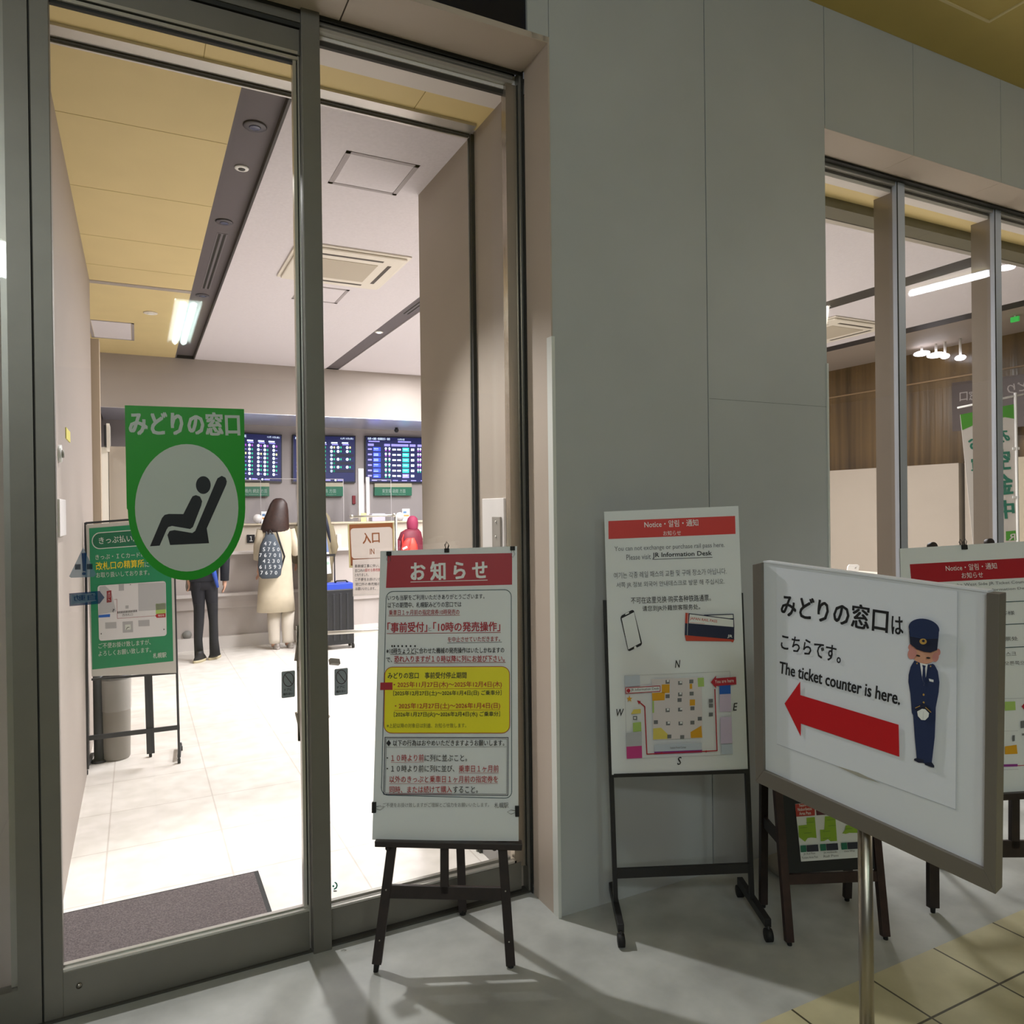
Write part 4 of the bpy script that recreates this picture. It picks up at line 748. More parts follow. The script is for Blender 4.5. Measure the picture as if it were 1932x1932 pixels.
ceil_disc(284, 590, CEIL, .055, M_CREAM, 'smoke_detector', 'white smoke detector on the yellow ceiling', 'smoke detector', RGW)
def slot_vent(x, y0, y1, z, w_, label):
    t = thing('slot_vent', label, 'vent', (x, (y0+y1)/2, z), 'slot vents in the ceiling channels')
    mb = MB(); mb.box(x-w_/2, x+w_/2, y0, y1, z-.002, z, mat('vent_frame', '#6a6468', .5)); mb.build('frame', t)
    for k in (-1, 1): mb = MB(); mb.box(x+k*w_*.24-w_*.12, x+k*w_*.24+w_*.12, y0+.01, y1-.01, z-.0035, z-.002, M_RUB); mb.build('slot', t)
v0, v1 = PZ(417, 440, CZ), PZ(390, 545, CZ); slot_vent((v0[0]+v1[0])/2, v0[1], v1[1], CZ, .06, 'long dark slot vent in the first ceiling channel')
v0, v1 = PZ(782, 570, CEIL+.01), PZ(760, 592, CEIL+.01); slot_vent(2.04, v0[1]-.3, v1[1], CEIL+.01, .07, 'dark slot vent in the second ceiling channel beside the column')
def ceil_panel(px4, label):
    P = [PZ(*q, CEIL) for q in px4]; x0, x1 = min(p[0] for p in P), max(p[0] for p in P); y0, y1 = min(p[1] for p in P), max(p[1] for p in P)
    t = thing('access_panel', label, 'access panel', ((x0+x1)/2, (y0+y1)/2, CEIL), 'ceiling access panels'); fr = mat('panel_frame', '#9f9798', .5)
    mb = MB(); w_ = .022
    for a in ((x0, x1, y0, y0+w_), (x0, x1, y1-w_, y1), (x0, x0+w_, y0, y1), (x1-w_, x1, y0, y1)): mb.box(*a, CEIL-.003, CEIL, fr)
    mb.build('frame', t); mb = MB(); mb.box(x0+w_+.003, x1-w_-.003, y0+w_+.003, y1-w_-.003, CEIL-.002, CEIL, M_WCEIL); mb.build('board', t)
ceil_panel(((652, 287), (792, 312), (620, 345), (747, 368)), 'square ceiling access panel nearest the door in the white ceiling')
ceil_panel(((570, 540), (659, 547), (550, 563), (637, 571)), 'square ceiling access panel just beyond the air conditioner')
ceil_panel(((173, 604), (253, 610), (173, 636), (250, 641)), 'white access panel in the yellow ceiling beside the left wall')
def cassette(x0, x1, y0, y1, label):
    t = thing('air_conditioner', label, 'air conditioner', ((x0+x1)/2, (y0+y1)/2, CEIL), 'ceiling cassette air conditioners'); z = CEIL
    mb = MB(); mb.box(x0, x1, y0, y1, z-.012, z, M_CREAM); mb.build('rim', t, bevel=.004)
    w_ = x1-x0; d_ = y1-y0; mb = MB(); mb.box(x0+.03*w_, x1-.03*w_, y0+.03*d_, y1-.03*d_, z-.028, z-.012, M_CREAM); mb.build('panel', t, bevel=.008)
    mb = MB(); mb.box(x0+.24*w_, x1-.24*w_, y0+.24*d_, y1-.24*d_, z-.031, z-.028, M_GRILL); mb.build('grille', t)
    for a in ((x0+.22*w_, x1-.22*w_, y0+.12*d_, y0+.155*d_), (x0+.22*w_, x1-.22*w_, y1-.155*d_, y1-.12*d_), (x0+.12*w_, x0+.155*w_, y0+.22*d_, y1-.22*d_), (x1-.155*w_, x1-.12*w_, y0+.22*d_, y1-.22*d_)): mb = MB(); mb.box(*a, z-.0295, z-.028, mat('slot_dark', '#4b443f', .6)); mb.build('slot', t)
P = [PZ(*q, CEIL) for q in ((559, 453), (777, 483), (716, 543), (523, 519))]
cassette((P[0][0]+P[3][0])/2, (P[1][0]+P[2][0])/2, (P[0][1]+P[1][1])/2, (P[2][1]+P[3][1])/2, 'square ceiling air conditioner seen above the door mullion')
cassette(5.42, 6.2, 4.5, 5.3, 'ceiling air conditioner seen through the right hand window')
# concourse lamp mirrored in the window; downlight and spots model lamp reflections; exit light
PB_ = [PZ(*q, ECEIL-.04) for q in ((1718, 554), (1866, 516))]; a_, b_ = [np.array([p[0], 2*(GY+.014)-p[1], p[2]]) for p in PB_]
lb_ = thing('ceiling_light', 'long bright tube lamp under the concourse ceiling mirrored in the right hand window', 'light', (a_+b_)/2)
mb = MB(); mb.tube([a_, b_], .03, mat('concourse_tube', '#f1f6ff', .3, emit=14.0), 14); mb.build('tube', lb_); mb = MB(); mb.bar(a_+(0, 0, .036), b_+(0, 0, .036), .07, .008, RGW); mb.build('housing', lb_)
p = PZ(1899, 507, CEIL-.012); mb = MB(); mb.loft([(p[0], p[1], CEIL-.012, .05, .05), (p[0], p[1], CEIL, .055, .055)], M_LAMPB, 24); tag(mb.build('downlight'), 'round modelled lamp reflection past the second window mullion', 'light')
for (x, y, rx), lb2 in zip(((1739, 667, .055), (1766, 670, .06), (1783, 672, .03), (1812, 675, .035)), ('first modelled lamp reflection from the left in front of the brown timber wall', 'widest modelled lamp reflection in front of the brown timber wall', 'small modelled lamp reflection close to the wide one by the timber wall', 'rightmost modelled lamp reflection in front of the brown timber wall')):
    p = PX(x, y, 7.35); t = thing('lamp_reflection', lb2, 'light', p, 'modelled lamp reflections before the timber wall'); mb = MB(); mb.ball(p, (rx, rx*1.6, .028), M_LAMPB, 14, 8); mb.build('lens', t); mb = MB(); mb.tube([p+(0, 0, .02), (p[0], p[1], CEIL)], .012, RGW, 10); mb.build('stem', t)
p = PX(1915, 603, 6.9); ex = thing('exit_light', 'green glowing exit light past the second window mullion', 'sign', p); mb = MB(); mb.box(p[0]-.01, p[0]+.01, p[1]-.035, p[1]+.035, p[2]-.02, p[2]+.025, mat('exit_green', '#36b04c', .4, emit=.7)); mb.build('panel', ex, bevel=.004); mb = MB(); mb.tube([(p[0], p[1], p[2]+.025), (p[0], p[1], CEIL)], .008, RGW, 8); mb.build('stem', ex)
# sign's reflection in the window, modelled as a dark hanging panel, banner
cn = crop(1780, 680, 5.085)
PH = Plane((7.3, 0, 0), (0, -1, 0), (0, 0, 1)); s_ = Sheet(PH, cn, h0=.002)
hs = thing('sign_reflection', 'dark brown modelled sign reflection with pale reversed lettering behind the window', 'sign', PH.at(s_.uv(420, 650))); q = [s_.uv(*k) for k in ((85, 680), (1100, 610), (1100, 90), (80, 215))]
lid(PH, q, -.02, 0, mat('sign_brown', '#3f312b', .5)).build('panel', hs); PL_ = mat('pale_letter', '#8f8783', .6)
for t_, x0, y0, x1, y1, h_ in (('口', 158, 392, 232, 382, 82), ('窓', 250, 385, 325, 372, 88), ('の', 345, 362, 418, 350, 88), ('り', 615, 322, 690, 310, 88), ('ど', 715, 300, 790, 288, 88), ('み', 815, 290, 890, 275, 88)): s_.text(t_, x0, y0, x1, y1, h_, PL_, .02, 0, True)
s_.mb.build('lettering', hs)
q = PH.at(s_.uv(420, 150)); mb = MB(); mb.tube([q, (q[0], q[1], CEIL)], .006, M_ALU, 8); mb.build('hanger', hs)
PB = Plane((5.1, 0, 0), (0.35, -1, 0), (0, 0, 1)); PB = Plane(np.array([6.6, 3.6, 0]), (.8, -.6, 0), (0, 0, 1)); s_ = Sheet(PB, cn, h0=.002); bnr = s_.uv(700, 1700)
nb = thing('banner_flag', 'white and green upright banner on a white pole behind the window', 'banner', PB.at(np.array([bnr[0], 0]))); BNW = mat('banner_cloth', '#d3cbc4', .7); BNG = mat('banner_green', '#4f9a2c', .7); BNT = mat('banner_teal', '#2f7a63', .7)
z0 = s_.uv(560, 1700)[1]-.25; yb = [s_.uv(160, 520), s_.uv(672, 420), s_.uv(700, 1725), s_.uv(280, 1735)]
mb = MB(); mb.slab(PB, -.002, .001, [np.array([yb[3][0]+.02, z0]), np.array([yb[2][0], z0]), yb[2], yb[1], yb[0], yb[3]], BNW); mb.build('cloth', nb)
s_.poly([(160, 520), (672, 420), (678, 560), (590, 545), (440, 570), (290, 620), (180, 670)], BNG, False); s_.poly([(597, 1640), (692, 1632), (700, 1725), (600, 1730)], BNG, False); s_.up()
for t_, x0, y0, x1, y1, h_ in (('み', 520, 790, 636, 780, 110), ('空', 500, 1050, 640, 1040, 190), ('金', 520, 1290, 670, 1275, 190), ('中', 520, 1520, 680, 1510, 170), ('お', 245, 860, 375, 850, 120), ('買', 265, 1060, 400, 1050, 110)): s_.text(t_, x0, y0, x1, y1, h_, BNT, .05, 0, True)
s_.text('R', 625, 1725, 690, 1722, 60, BNW, .03, 0, True); s_.mb.build('print', nb)
pt, pb_ = s_.uv(690, 310), s_.uv(725, 1720); mb = MB(); mb.tube([PB.at(pt), PB.at(np.array([pb_[0], .02]))], .012, RGW, 10); mb.build('pole', nb); mb = MB(); mb.tube([PB.at(s_.uv(135, 455)), PB.at(s_.uv(850, 305))], .008, RGW, 8); mb.build('cross_rod', nb)
p = PB.at(np.array([pb_[0], 0])); mb = MB(); mb.loft([(p[0], p[1], 0, .16, .16), (p[0], p[1], .05, .15, .15), (p[0], p[1], .06, .03, .03)], RGW, 24); mb.build('base', nb)
for yy in (845, 1312): k = s_.uv(700, yy); mb = MB(); mb.bar(PB.at(k-np.array([.03, 0]), .004), PB.at(k+np.array([.02, 0]), .004), .02, .012, RGW, (0, 0, 1)); mb.build('loop', nb)
# phone's reflection in the window, modelled as a small white body on a table
p = PX(1609, 1076, 5.6); tb = thing('table', 'pale office table behind the right hand window', 'table', (p[0]+.1, p[1], 0)); mb = MB(); mb.box(p[0]-.25, p[0]+.5, p[1]-.3, p[1]+.35, p[2]-.075, p[2]-.05, M_CREAM); mb.build('table_top', tb)
for dx in (-.22, .47):
    for dy in (-.27, .32): mb = MB(); mb.bar((p[0]+dx, p[1]+dy, 0), (p[0]+dx, p[1]+dy, p[2]-.075), .03, .03, M_ALU_L); mb.build('leg', tb)
PT = Plane(p, (RT[0], RT[1], 0), (0, 0, 1)); c5_ = crop(1400, 1000, 3.632); qq = [PT.uv(*c5_(*k)) for k in ((716, 285), (792, 288), (805, 245), (795, 237), (735, 237), (724, 252))]
zlo = p[2]-.05; qq = [np.array([k[0], k[1]]) for k in qq]; qq[0][1] = qq[1][1] = zlo-p[2]; t = thing('phone_reflection', 'small white modelled phone reflection standing on the table behind the window', 'phone_reflection', (p[0], p[1], zlo)); mb = MB(); mb.slab(PT, -.012, 0, qq, mat('phone_reflection_white', '#e9e6e4', .3)); mb.build('body', t, bevel=.002)
k = PT.uv(*c5_(777, 258)); mb = MB(); mb.tube([PT.at(k, -.001), PT.at(k, .002)], .007, mat('lens_grey', '#a9a5a3', .3), 12); mb.build('camera_lens', t)

# ================================================================== ticket counter
CM = mat('counter_laminate', '#bdb4af', .45, 0, .02, 5); CT = mat('counter_edge', '#d9d3cf', .35); CX0, CX1 = -.33, 5.2
co = thing('ticket_counter', 'long pale ticket counter with stepped ledges at the back of the office', 'counter', (2, 9, 0))
mb = MB(); mb.box(CX0, CX1, 8.80, 9.3, .0, 1.035, CM); mb.build('body', co)
mb = MB(); mb.box(CX0, CX1, 8.70, 9.3, 1.03, 1.055, CT); mb.build('shelf', co, bevel=.004)
mb = MB(); mb.box(CX0, CX1, 9.0, 9.3, 1.055, 1.345, mat('counter_cream', '#cfc6b8', .5)); mb.build('upper_front', co); mb = MB(); mb.box(CX0, CX1, 8.95, 9.36, 1.345, 1.362, mat('counter_top', '#c9bda6', .4)); mb.build('counter_top', co)
mb = MB(); mb.box(CX0, CX1, 8.72, 8.82, .575, .605, CT); mb.box(CX0, CX1, 8.765, 8.82, .44, .575, CM); mb.build('bag_ledge', co, bevel=.003); mb = MB(); mb.box(CX0, CX1, 8.755, 8.80, 0, .135, CT); mb.build('plinth', co)
p = PY(353, 1198, 8.795); mb = MB(); mb.tube([p, p-(0, .012, 0)], .047, mat('cap_grey', '#85837f', .5), 24); mb.build('vent_cap', co)
for x in (1.9, 3.05): mb = MB(); mb.box(x, x+.004, 8.797, 8.8, .14, 1.03, mat('counter_joint', '#8b837e', .6)); mb.build('joint', co)
p0, p1 = PY(466, 1009, 8.985), PY(481, 1024, 8.985); mb = MB(); mb.box(p0[0], p1[0], 8.985, 9.0, p1[2], p0[2], M_BLACK); o = mb.build('number_plate', bevel=.002); tag(o, 'small black number 1 plate on the counter front', 'number plate')
PN = Plane((0, 8.984, 0), (1, 0, 0), (0, 0, 1)); s_ = Sheet(PN, lambda x, y: (x, y)); s_.text('１', 471, 1021, 476.5, 1020.9, 9, WINK, .015); s_.mb.build('numeral', o)
# posts and acrylic screens on the counter
for x0, x1, y0, lb2, y_ in ((676, 686, 884, 'tall white post left of the pair standing on the counter', 9.03), (690.5, 697, 900, 'shorter white post right of the pair standing on the counter', 9.1)):
    a_, b_ = PY(x0, y0, y_), PY(x1, y0, y_); mb = MB(); mb.box(a_[0], b_[0], y_, y_+.05, 1.362, a_[2], mat('post_white', '#ddd6d2', .5)); tag(mb.build('counter_post', bevel=.003), lb2, 'post', 'white posts on the counter')
for x0, x1, y0, lb2 in ((430, 492, 905, 'clear acrylic screen on the counter left of the long haired woman'), (500, 648, 903, 'clear acrylic screen on the counter behind the two customers'), (702, 738, 905, 'clear acrylic screen on the counter behind the entrance sign')):
    y_ = 9.0; a_, b_ = PY(x0, y0, y_), PY(x1, y0, y_); mb = MB(); mb.box(a_[0], b_[0], y_, y_+.005, 1.362, (a_[2]+b_[2])/2, M_ACRYL); sc_ = thing('acrylic_screen', lb2, 'screen', ((a_[0]+b_[0])/2, y_, 1.362), 'acrylic screens on the counter'); mb.build('pane', sc_)
    mb = MB(); z_ = (a_[2]+b_[2])/2; mb.box(a_[0], b_[0], y_-.001, y_+.006, z_-.006, z_, film('acrylic_edge', '#c9c4c4', .5)); mb.box(b_[0]-.006, b_[0], y_-.001, y_+.006, 1.362, z_, film('acrylic_edge', '#c9c4c4', .5)); mb.build('edge', sc_)
for x0, x1, y0, lb2 in ((759, 773, 960, 'white payment notice with orange band on the counter behind the hooded person'), (493, 506, 965, 'white payment notice on the counter behind the long haired woman')):
    y_ = 8.97; a_, b_ = PY(x0, y0, y_), PY(x1, y0, y_); t = thing('counter_notice', lb2, 'notice', ((a_[0]+b_[0])/2, y_, 1.362), 'payment notices on the counter'); mb = MB(); mb.box(a_[0], b_[0], y_, y_+.01, 1.362, a_[2], M_PAPER); mb.build('card', t); w_ = b_[0]-a_[0]; h_ = a_[2]-1.362
    mb = MB(); mb.box(a_[0]+.12*w_, b_[0]-.45*w_, y_-.002, y_, 1.362+.62*h_, 1.362+.8*h_, mat('print_blue', '#5b7ea8', .6)); mb.box(a_[0]+.1*w_, b_[0]-.1*w_, y_-.002, y_, 1.362+.36*h_, 1.362+.5*h_, mat('print_orange', '#cf9450', .6)); mb.build('print', t)
a_, b_ = PY(681, 968, 8.96), PY(691, 985, 8.96); mb = MB(); mb.box(a_[0], b_[0], 8.96, 8.965, 1.362, a_[2], mat('memo_yellow', '#d8d28a', .6)); tag(mb.build('memo_note'), 'yellow memo note standing at the foot of the white posts', 'note')
a_, b_ = PY(702, 969, 8.97), PY(727, 984, 8.97); mb = MB(); mb.box(a_[0], b_[0], 8.97, 9.1, 1.362, a_[2], mat('printer_lilac', '#b7b4c6', .4)); tag(mb.build('ticket_printer', bevel=.006), 'pale ticket printer on the counter behind the entrance sign', 'printer')
for x, y, lb2 in ((754, 987, 'round white desk fan on the counter left of the hooded person'), (486, 989, 'round white desk fan on the counter left of the long haired woman')):
    y_ = 8.96; p = PY(x, y, y_); r_ = .05; t = thing('desk_fan', lb2, 'fan', (p[0], y_, 1.362), 'desk fans on the counter'); z_ = max(p[2], 1.362+r_*1.15); mb = MB(); mb.tube([(p[0], y_-.02, z_), (p[0], y_+.02, z_)], r_, mat('fan_white', '#dcd8d6', .4), 22); mb.build('fan_head', t); mb = MB(); mb.tube([(p[0], y_+.01, 1.362), (p[0], y_+.01, z_)], .01, M_CREAM, 8); mb.build('stem', t)
# low counter things by the second customer
a_ = PY(636, 1030, 8.76); mb = MB(); mb.box(a_[0], a_[0]+.05, 8.75, 8.80, 1.055, 1.22, M_CREAM); tag(mb.build('pen_tray', bevel=.004), 'small white stand on the counter shelf beside the second customer', 'stand')
a_, b_ = PY(664, 935, BY), PY(670, 951, BY); mb = MB(); mb.box(a_[0], b_[0], BY-.03, BY, b_[2], a_[2], mat('alarm_red', '#7d1f28', .4)); tag(mb.build('fire_alarm', bevel=.004), 'small dark red alarm box on the grey back wall', 'alarm')
p = PZ(748, 807, FZ-.004); ca = thing('security_camera', 'small dark camera under the mirror soffit above the right monitor', 'camera', p); mb = MB(); mb.ball(p+(0, 0, -.035), .03, M_BLACK, 12, 8); mb.build('dome', ca); mb = MB(); mb.tube([p, p+(0, 0, -.02)], .02, M_BLACK, 12); mb.build('mount', ca)

# ---- three wall monitors with timetables, direction signs under them
def em(n, c, e): return mat(n, c, .5, emit=e)
E_BG = em('screen_navy', '#0c1650', .55); E_W = em('screen_white', '#d9ecff', 1.25); E_C = em('screen_cyan', '#2fd0c0', 1.0); E_G = em('screen_green', '#22b08a', .9); E_B = em('screen_blue', '#2f49e0', 1.1); E_P = em('screen_pink', '#a04fc0', .9); E_Y = em('screen_yellow', '#e8e6a0', 1.1); E_D = em('screen_dark_row', '#07102e', .5); E_L = em('screen_lilac', '#8f8ae0', 1.1)
MY = BY-.05; PM = Plane((0, MY, 0), (1, 0, 0), (0, 0, 1)); ident = lambda x, y: (x, y)
def monitor(x0, x1, y0, y1, y0r, y1r, label):
    q = [PM.uv(x0, y1), PM.uv(x1, y1r), PM.uv(x1, y0r), PM.uv(x0, y0)]; t = thing('wall_monitor', label, 'monitor', PM.at((q[0]+q[1])/2), 'timetable monitors on the back wall')
    lid(PM, q, -.05, 0, mat('bezel_black', '#14151f', .4)).build('housing', t)
    s = Sheet(PM, lambda u, v: (x0+(x1-x0)*u, (y0+(y0r-y0)*u)*(1-v)+(y1+(y1r-y1)*u)*v), h0=.001, step=.0015)
    s.poly([(.015, .025), (.985, .025), (.985, .97), (.015, .97)], E_BG); return t, s
def blob(s, u, v, ru, rv, m): s.ell(u, v, ru, rv, m, 10, 0, False)
def rowbar(s, u0, u1, v, h, m): s.poly([(u0, v), (u1, v), (u1, v+h), (u0, v+h)], m, False)
for nm, (x0, x1, y0, y1, y0r, y1r, lb2) in enumerate(((416, 532, 813, 906, 820, 911, 'timetable monitor partly behind the green seat sticker'), (552, 671, 820, 911, 822, 911, 'timetable monitor partly behind the door mullion'))):
    t, s = monitor(x0, x1, y0, y1, y0r, y1r, lb2)
    s.text('札幌　→　' + ('稚内・網走' if nm == 0 else '帯広・釧路'), .04, .10, .42, .10, .055, E_W, .01); s.text('12月 5日(金)', .76, .09, .96, .09, .045, E_W)
    for u in (.11, .30, .48, .66, .83): rowbar(s, u-.05, u+.05, .145, .03, E_W); rowbar(s, u-.04, u+.06, .185, .02, E_L)
    for r_ in range(8 - nm):
        v = .255 + r_*.083
        rowbar(s, .06, .13, v-.02, .035, E_L)
        if nm == 1 and r_ in (2, 4, 6): rowbar(s, .58, .97, v-.03, .06, E_D)
        for k in range(6):
            u = .22+k*.125+(.02 if k % 2 else 0)
            if nm == 1 and k >= 4 and r_ in (2, 4, 6): continue
            blob(s, u, v, .022, .031, E_W); m_ = E_P if (r_ == 0 and nm == 0) else (E_Y if (k % 2 and r_ == (2 if nm == 0 else 0)) else (E_L if (k % 2 and nm == 0 and r_ in (1, 3, 4, 7)) else E_G))
            if m_ is E_L: rowbar(s, u+.03, u+.06, v-.006, .012, m_)
            else: blob(s, u+.045, v, .013, .024, m_)
    for u in (.1, .3, .48, .68): blob(s, u, .945, .018, .02, E_W); rowbar(s, u+.03, u+.12, .932, .025, E_L)
    s.up(); s.mb.build('screen', t, label='glowing blue timetable screen')
t, s = monitor(689, 812, 822, 911, 825, 912, 'timetable monitor rightmost of the three with blue and turquoise cells')
s.text('札幌 → 函館・新函館北斗・東京', .04, .085, .38, .085, .05, E_W, .01); rowbar(s, .05, .22, .105, .025, E_L); s.text('12月5日', .5, .085, .6, .085, .04, E_W); rowbar(s, .5, .7, .1, .03, E_L)
for u in (.07, .32, .43, .52, .6, .71, .83): rowbar(s, u-.03, u+.06, .165, .05, E_L)
for r_ in range(6):
    v = .285+r_*.113
    rowbar(s, .04, .1, v-.02, .035, E_L); rowbar(s, .12, .235, v-.045, .085, E_B); rowbar(s, .13, .2, v-.025, .02, E_W); rowbar(s, .13, .2, v+.005, .02, E_W)
    for k in range(2): blob(s, .315+k*.055, v-.02, .016, .028, E_W); blob(s, .315+k*.055, v+.022, .014, .016, E_G if r_ > 1 else E_P)
    for k in range(2): rowbar(s, .415+k*.075, .47+k*.075, v-.02, .035, E_W)
    rowbar(s, .57, .67, v-.045, .085, E_C if r_ < 5 else E_L); rowbar(s, .58, .65, v-.02, .025, E_W); rowbar(s, .70, .75, v-.03, .05, E_W)
    for k in range(6):
        if r_ == 4 and k > 2 or r_ == 5 and k < 3: continue
        blob(s, .81+k*.034, v-.02, .012, .028, E_W); blob(s, .81+k*.034, v+.022, .010, .016, E_P if r_ < 4 else E_G)
for u in (.1, .25, .42, .56, .7, .85): rowbar(s, u, u+.08, .935, .02, E_L)
s.up(); s.mb.build('screen', t, label='glowing blue timetable screen')
GSI = mat('counter_sign_green', '#1c6b50', .5); CRM = mat('counter_sign_cream', '#b3ad96', .5); WGS = mat('counter_sign_text', '#93aba0', .6)
for x0, x1, y0, ym, y1, ta, tx, lb2 in ((430, 508, 911, 918, 936, (462, 504), '稚内 網走 方面', 'green direction sign under the left monitor'), (565, 648, 911, 918, 936, (590, 634), '帯広 釧路 方面', 'green direction sign under the middle monitor'), (707, 777, 912, 919, 935, (721, 765), '東室蘭 函館 方面', 'green direction sign under the right monitor')):
    PS = Plane((0, MY-.02, 0), (1, 0, 0), (0, 0, 1)); a_ = [PS.uv(x0, y1), PS.uv(x1, y1), PS.uv(x1, ym), PS.uv(x0, ym)]; t = thing('direction_plate', lb2, 'sign', PS.at((a_[0]+a_[1])/2), 'green direction signs under the monitors')
    lid(PS, a_, -.07, 0, GSI).build('panel', t); lid(PS, [PS.uv(x0, ym), PS.uv(x1, ym), PS.uv(x1, y0), PS.uv(x0, y0)], -.07, 0, CRM).build('header', t)
    s = Sheet(PS, ident, h0=.002); s.text(tx, ta[0], 930, ta[1], 930, 7.5, WGS, .01); s.text('for ' + {'稚': 'Wakkanai, Abashiri', '帯': 'Obihiro, Kushiro', '東': 'Higashi-Muroran, Hakodate'}[tx[0]], ta[0], 934, ta[1], 934, 2.2, WGS); s.mb.build('lettering', t)

# ---- entrance sign hanging from a rod stand, low barrier rail
YI = 5.45; PI_ = Plane((0, YI, 0), (1, 0, 0), (0, 0, 1)); ci = crop(590, 930, 9.2)
ins = thing('entrance_sign', 'brown framed IN entrance sign hanging from a rod stand in the office', 'sign', (1.55, YI, 0)); BR = mat('sign_brown_print', '#8a4f26', .5)
mb = MB(); mb.slab(PI_, -.012, 0, [PI_.uv(*ci(*k)) for k in ((640, 1300), (1425, 1290), (1410, 510), (612, 540))], mat('sign_pale_yellow', '#cfc796', .5)); mb.build('board', ins)
s = Sheet(PI_, ci, h0=.001); s.poly([(632, 548), (1388, 518), (1400, 1255), (660, 1262)], BR); pq = [(652, 618), (1378, 588), (1392, 1120), (678, 1142)]; s.rrect(pq, 55, mat('plaque_cream', '#cfc6c0', .5))
s.text('入', 872, 882, 1010, 872, 185, BR, .035); s.text('口', 1035, 865, 1160, 858, 168, BR, .035); s.text('IN', 993, 1066, 1070, 1062, 95, BR, .02); s.mb.build('print', ins, label='brown print with cream plaque')
mb = MB(); mb.tube([PI_.px(*ci(665, 415)), PI_.px(*ci(1415, 388))], .0085, M_ALU_L, 12); [mb.ball(PI_.px(*ci(*k)), .016, M_ALU_L, 10, 7) for k in ((672, 414), (1408, 388))]; mb.build('rod', ins)
for k in (750, 1300): mb = MB(); mb.bar(PI_.px(*ci(k, 405), -.004), PI_.px(*ci(k, 530), -.004), .022, .006, M_ACRYL); mb.build('hanger', ins)
p = PI_.px(*ci(1445, 600)); mb = MB(); mb.tube([(p[0], p[1], .015), (p[0], p[1], PI_.px(*ci(1445, 388))[2])], .011, M_ALU, 12); mb.build('pole', ins); mb = MB(); mb.loft([(p[0], p[1], 0, .15, .15), (p[0], p[1], .012, .15, .15), (p[0], p[1], .02, .03, .03)], M_ALU, 28); mb.build('base', ins)
nt_ = thing('hanging_notice', 'white Japanese notice hanging below the IN entrance sign', 'notice', PI_.px(*ci(900, 1790))); q = [PI_.uv(*ci(*k)) for k in ((697, 1795), (1420, 1760), (1410, 1120), (690, 1160))]; lid(PI_, q, .004, .006, mat('notice_paper', '#cdc5c1', .6)).build('paper', nt_)
s = Sheet(PI_, ci, h0=.007)
for t_, x0, y0, x1, h_, m_ in (('新幹線工事に伴い、東改札', 728, 1298, 1330, 58, INK), ('窓口内の', 728, 1375, 900, 52, INK), ('話せる券売機が使用中止', 902, 1368, 1390, 58, RED), ('となりました。', 728, 1448, 968, 50, INK), ('ご不便をお掛けいたしますが', 732, 1530, 1380, 54, INK), ('窓口外の券売機のご利用を', 736, 1612, 1370, 54, INK), ('お願いいたします。', 740, 1692, 1082, 54, INK)): s.text(t_, x0, y0, x1, y0-(x1-x0)*.02, h_, m_, .006)
s.line([(705, 1775), (1415, 1740)], 3, MG); s.mb.build('print', nt_)
ba = thing('barrier_rail', 'low silver barrier rail on the office floor below the entrance sign', 'barrier', (1.4, 5.45, 0)); a_, b_ = PY(604, 1195, 5.45), PY(760, 1186, 5.45); mb = MB(); mb.tube([a_, b_], .014, M_ALU_L, 14); mb.build('rail', ba)
for q in (a_+(.012, 0, 0), b_-(.02, 0, 0)): mb = MB(); mb.tube([(q[0], q[1], 0), (q[0], q[1], q[2])], .013, M_ALU, 12); mb.build('post', ba); mb = MB(); mb.loft([(q[0], q[1], 0, .05, .05), (q[0], q[1], .01, .05, .05)], M_ALU, 18); mb.build('base', ba)

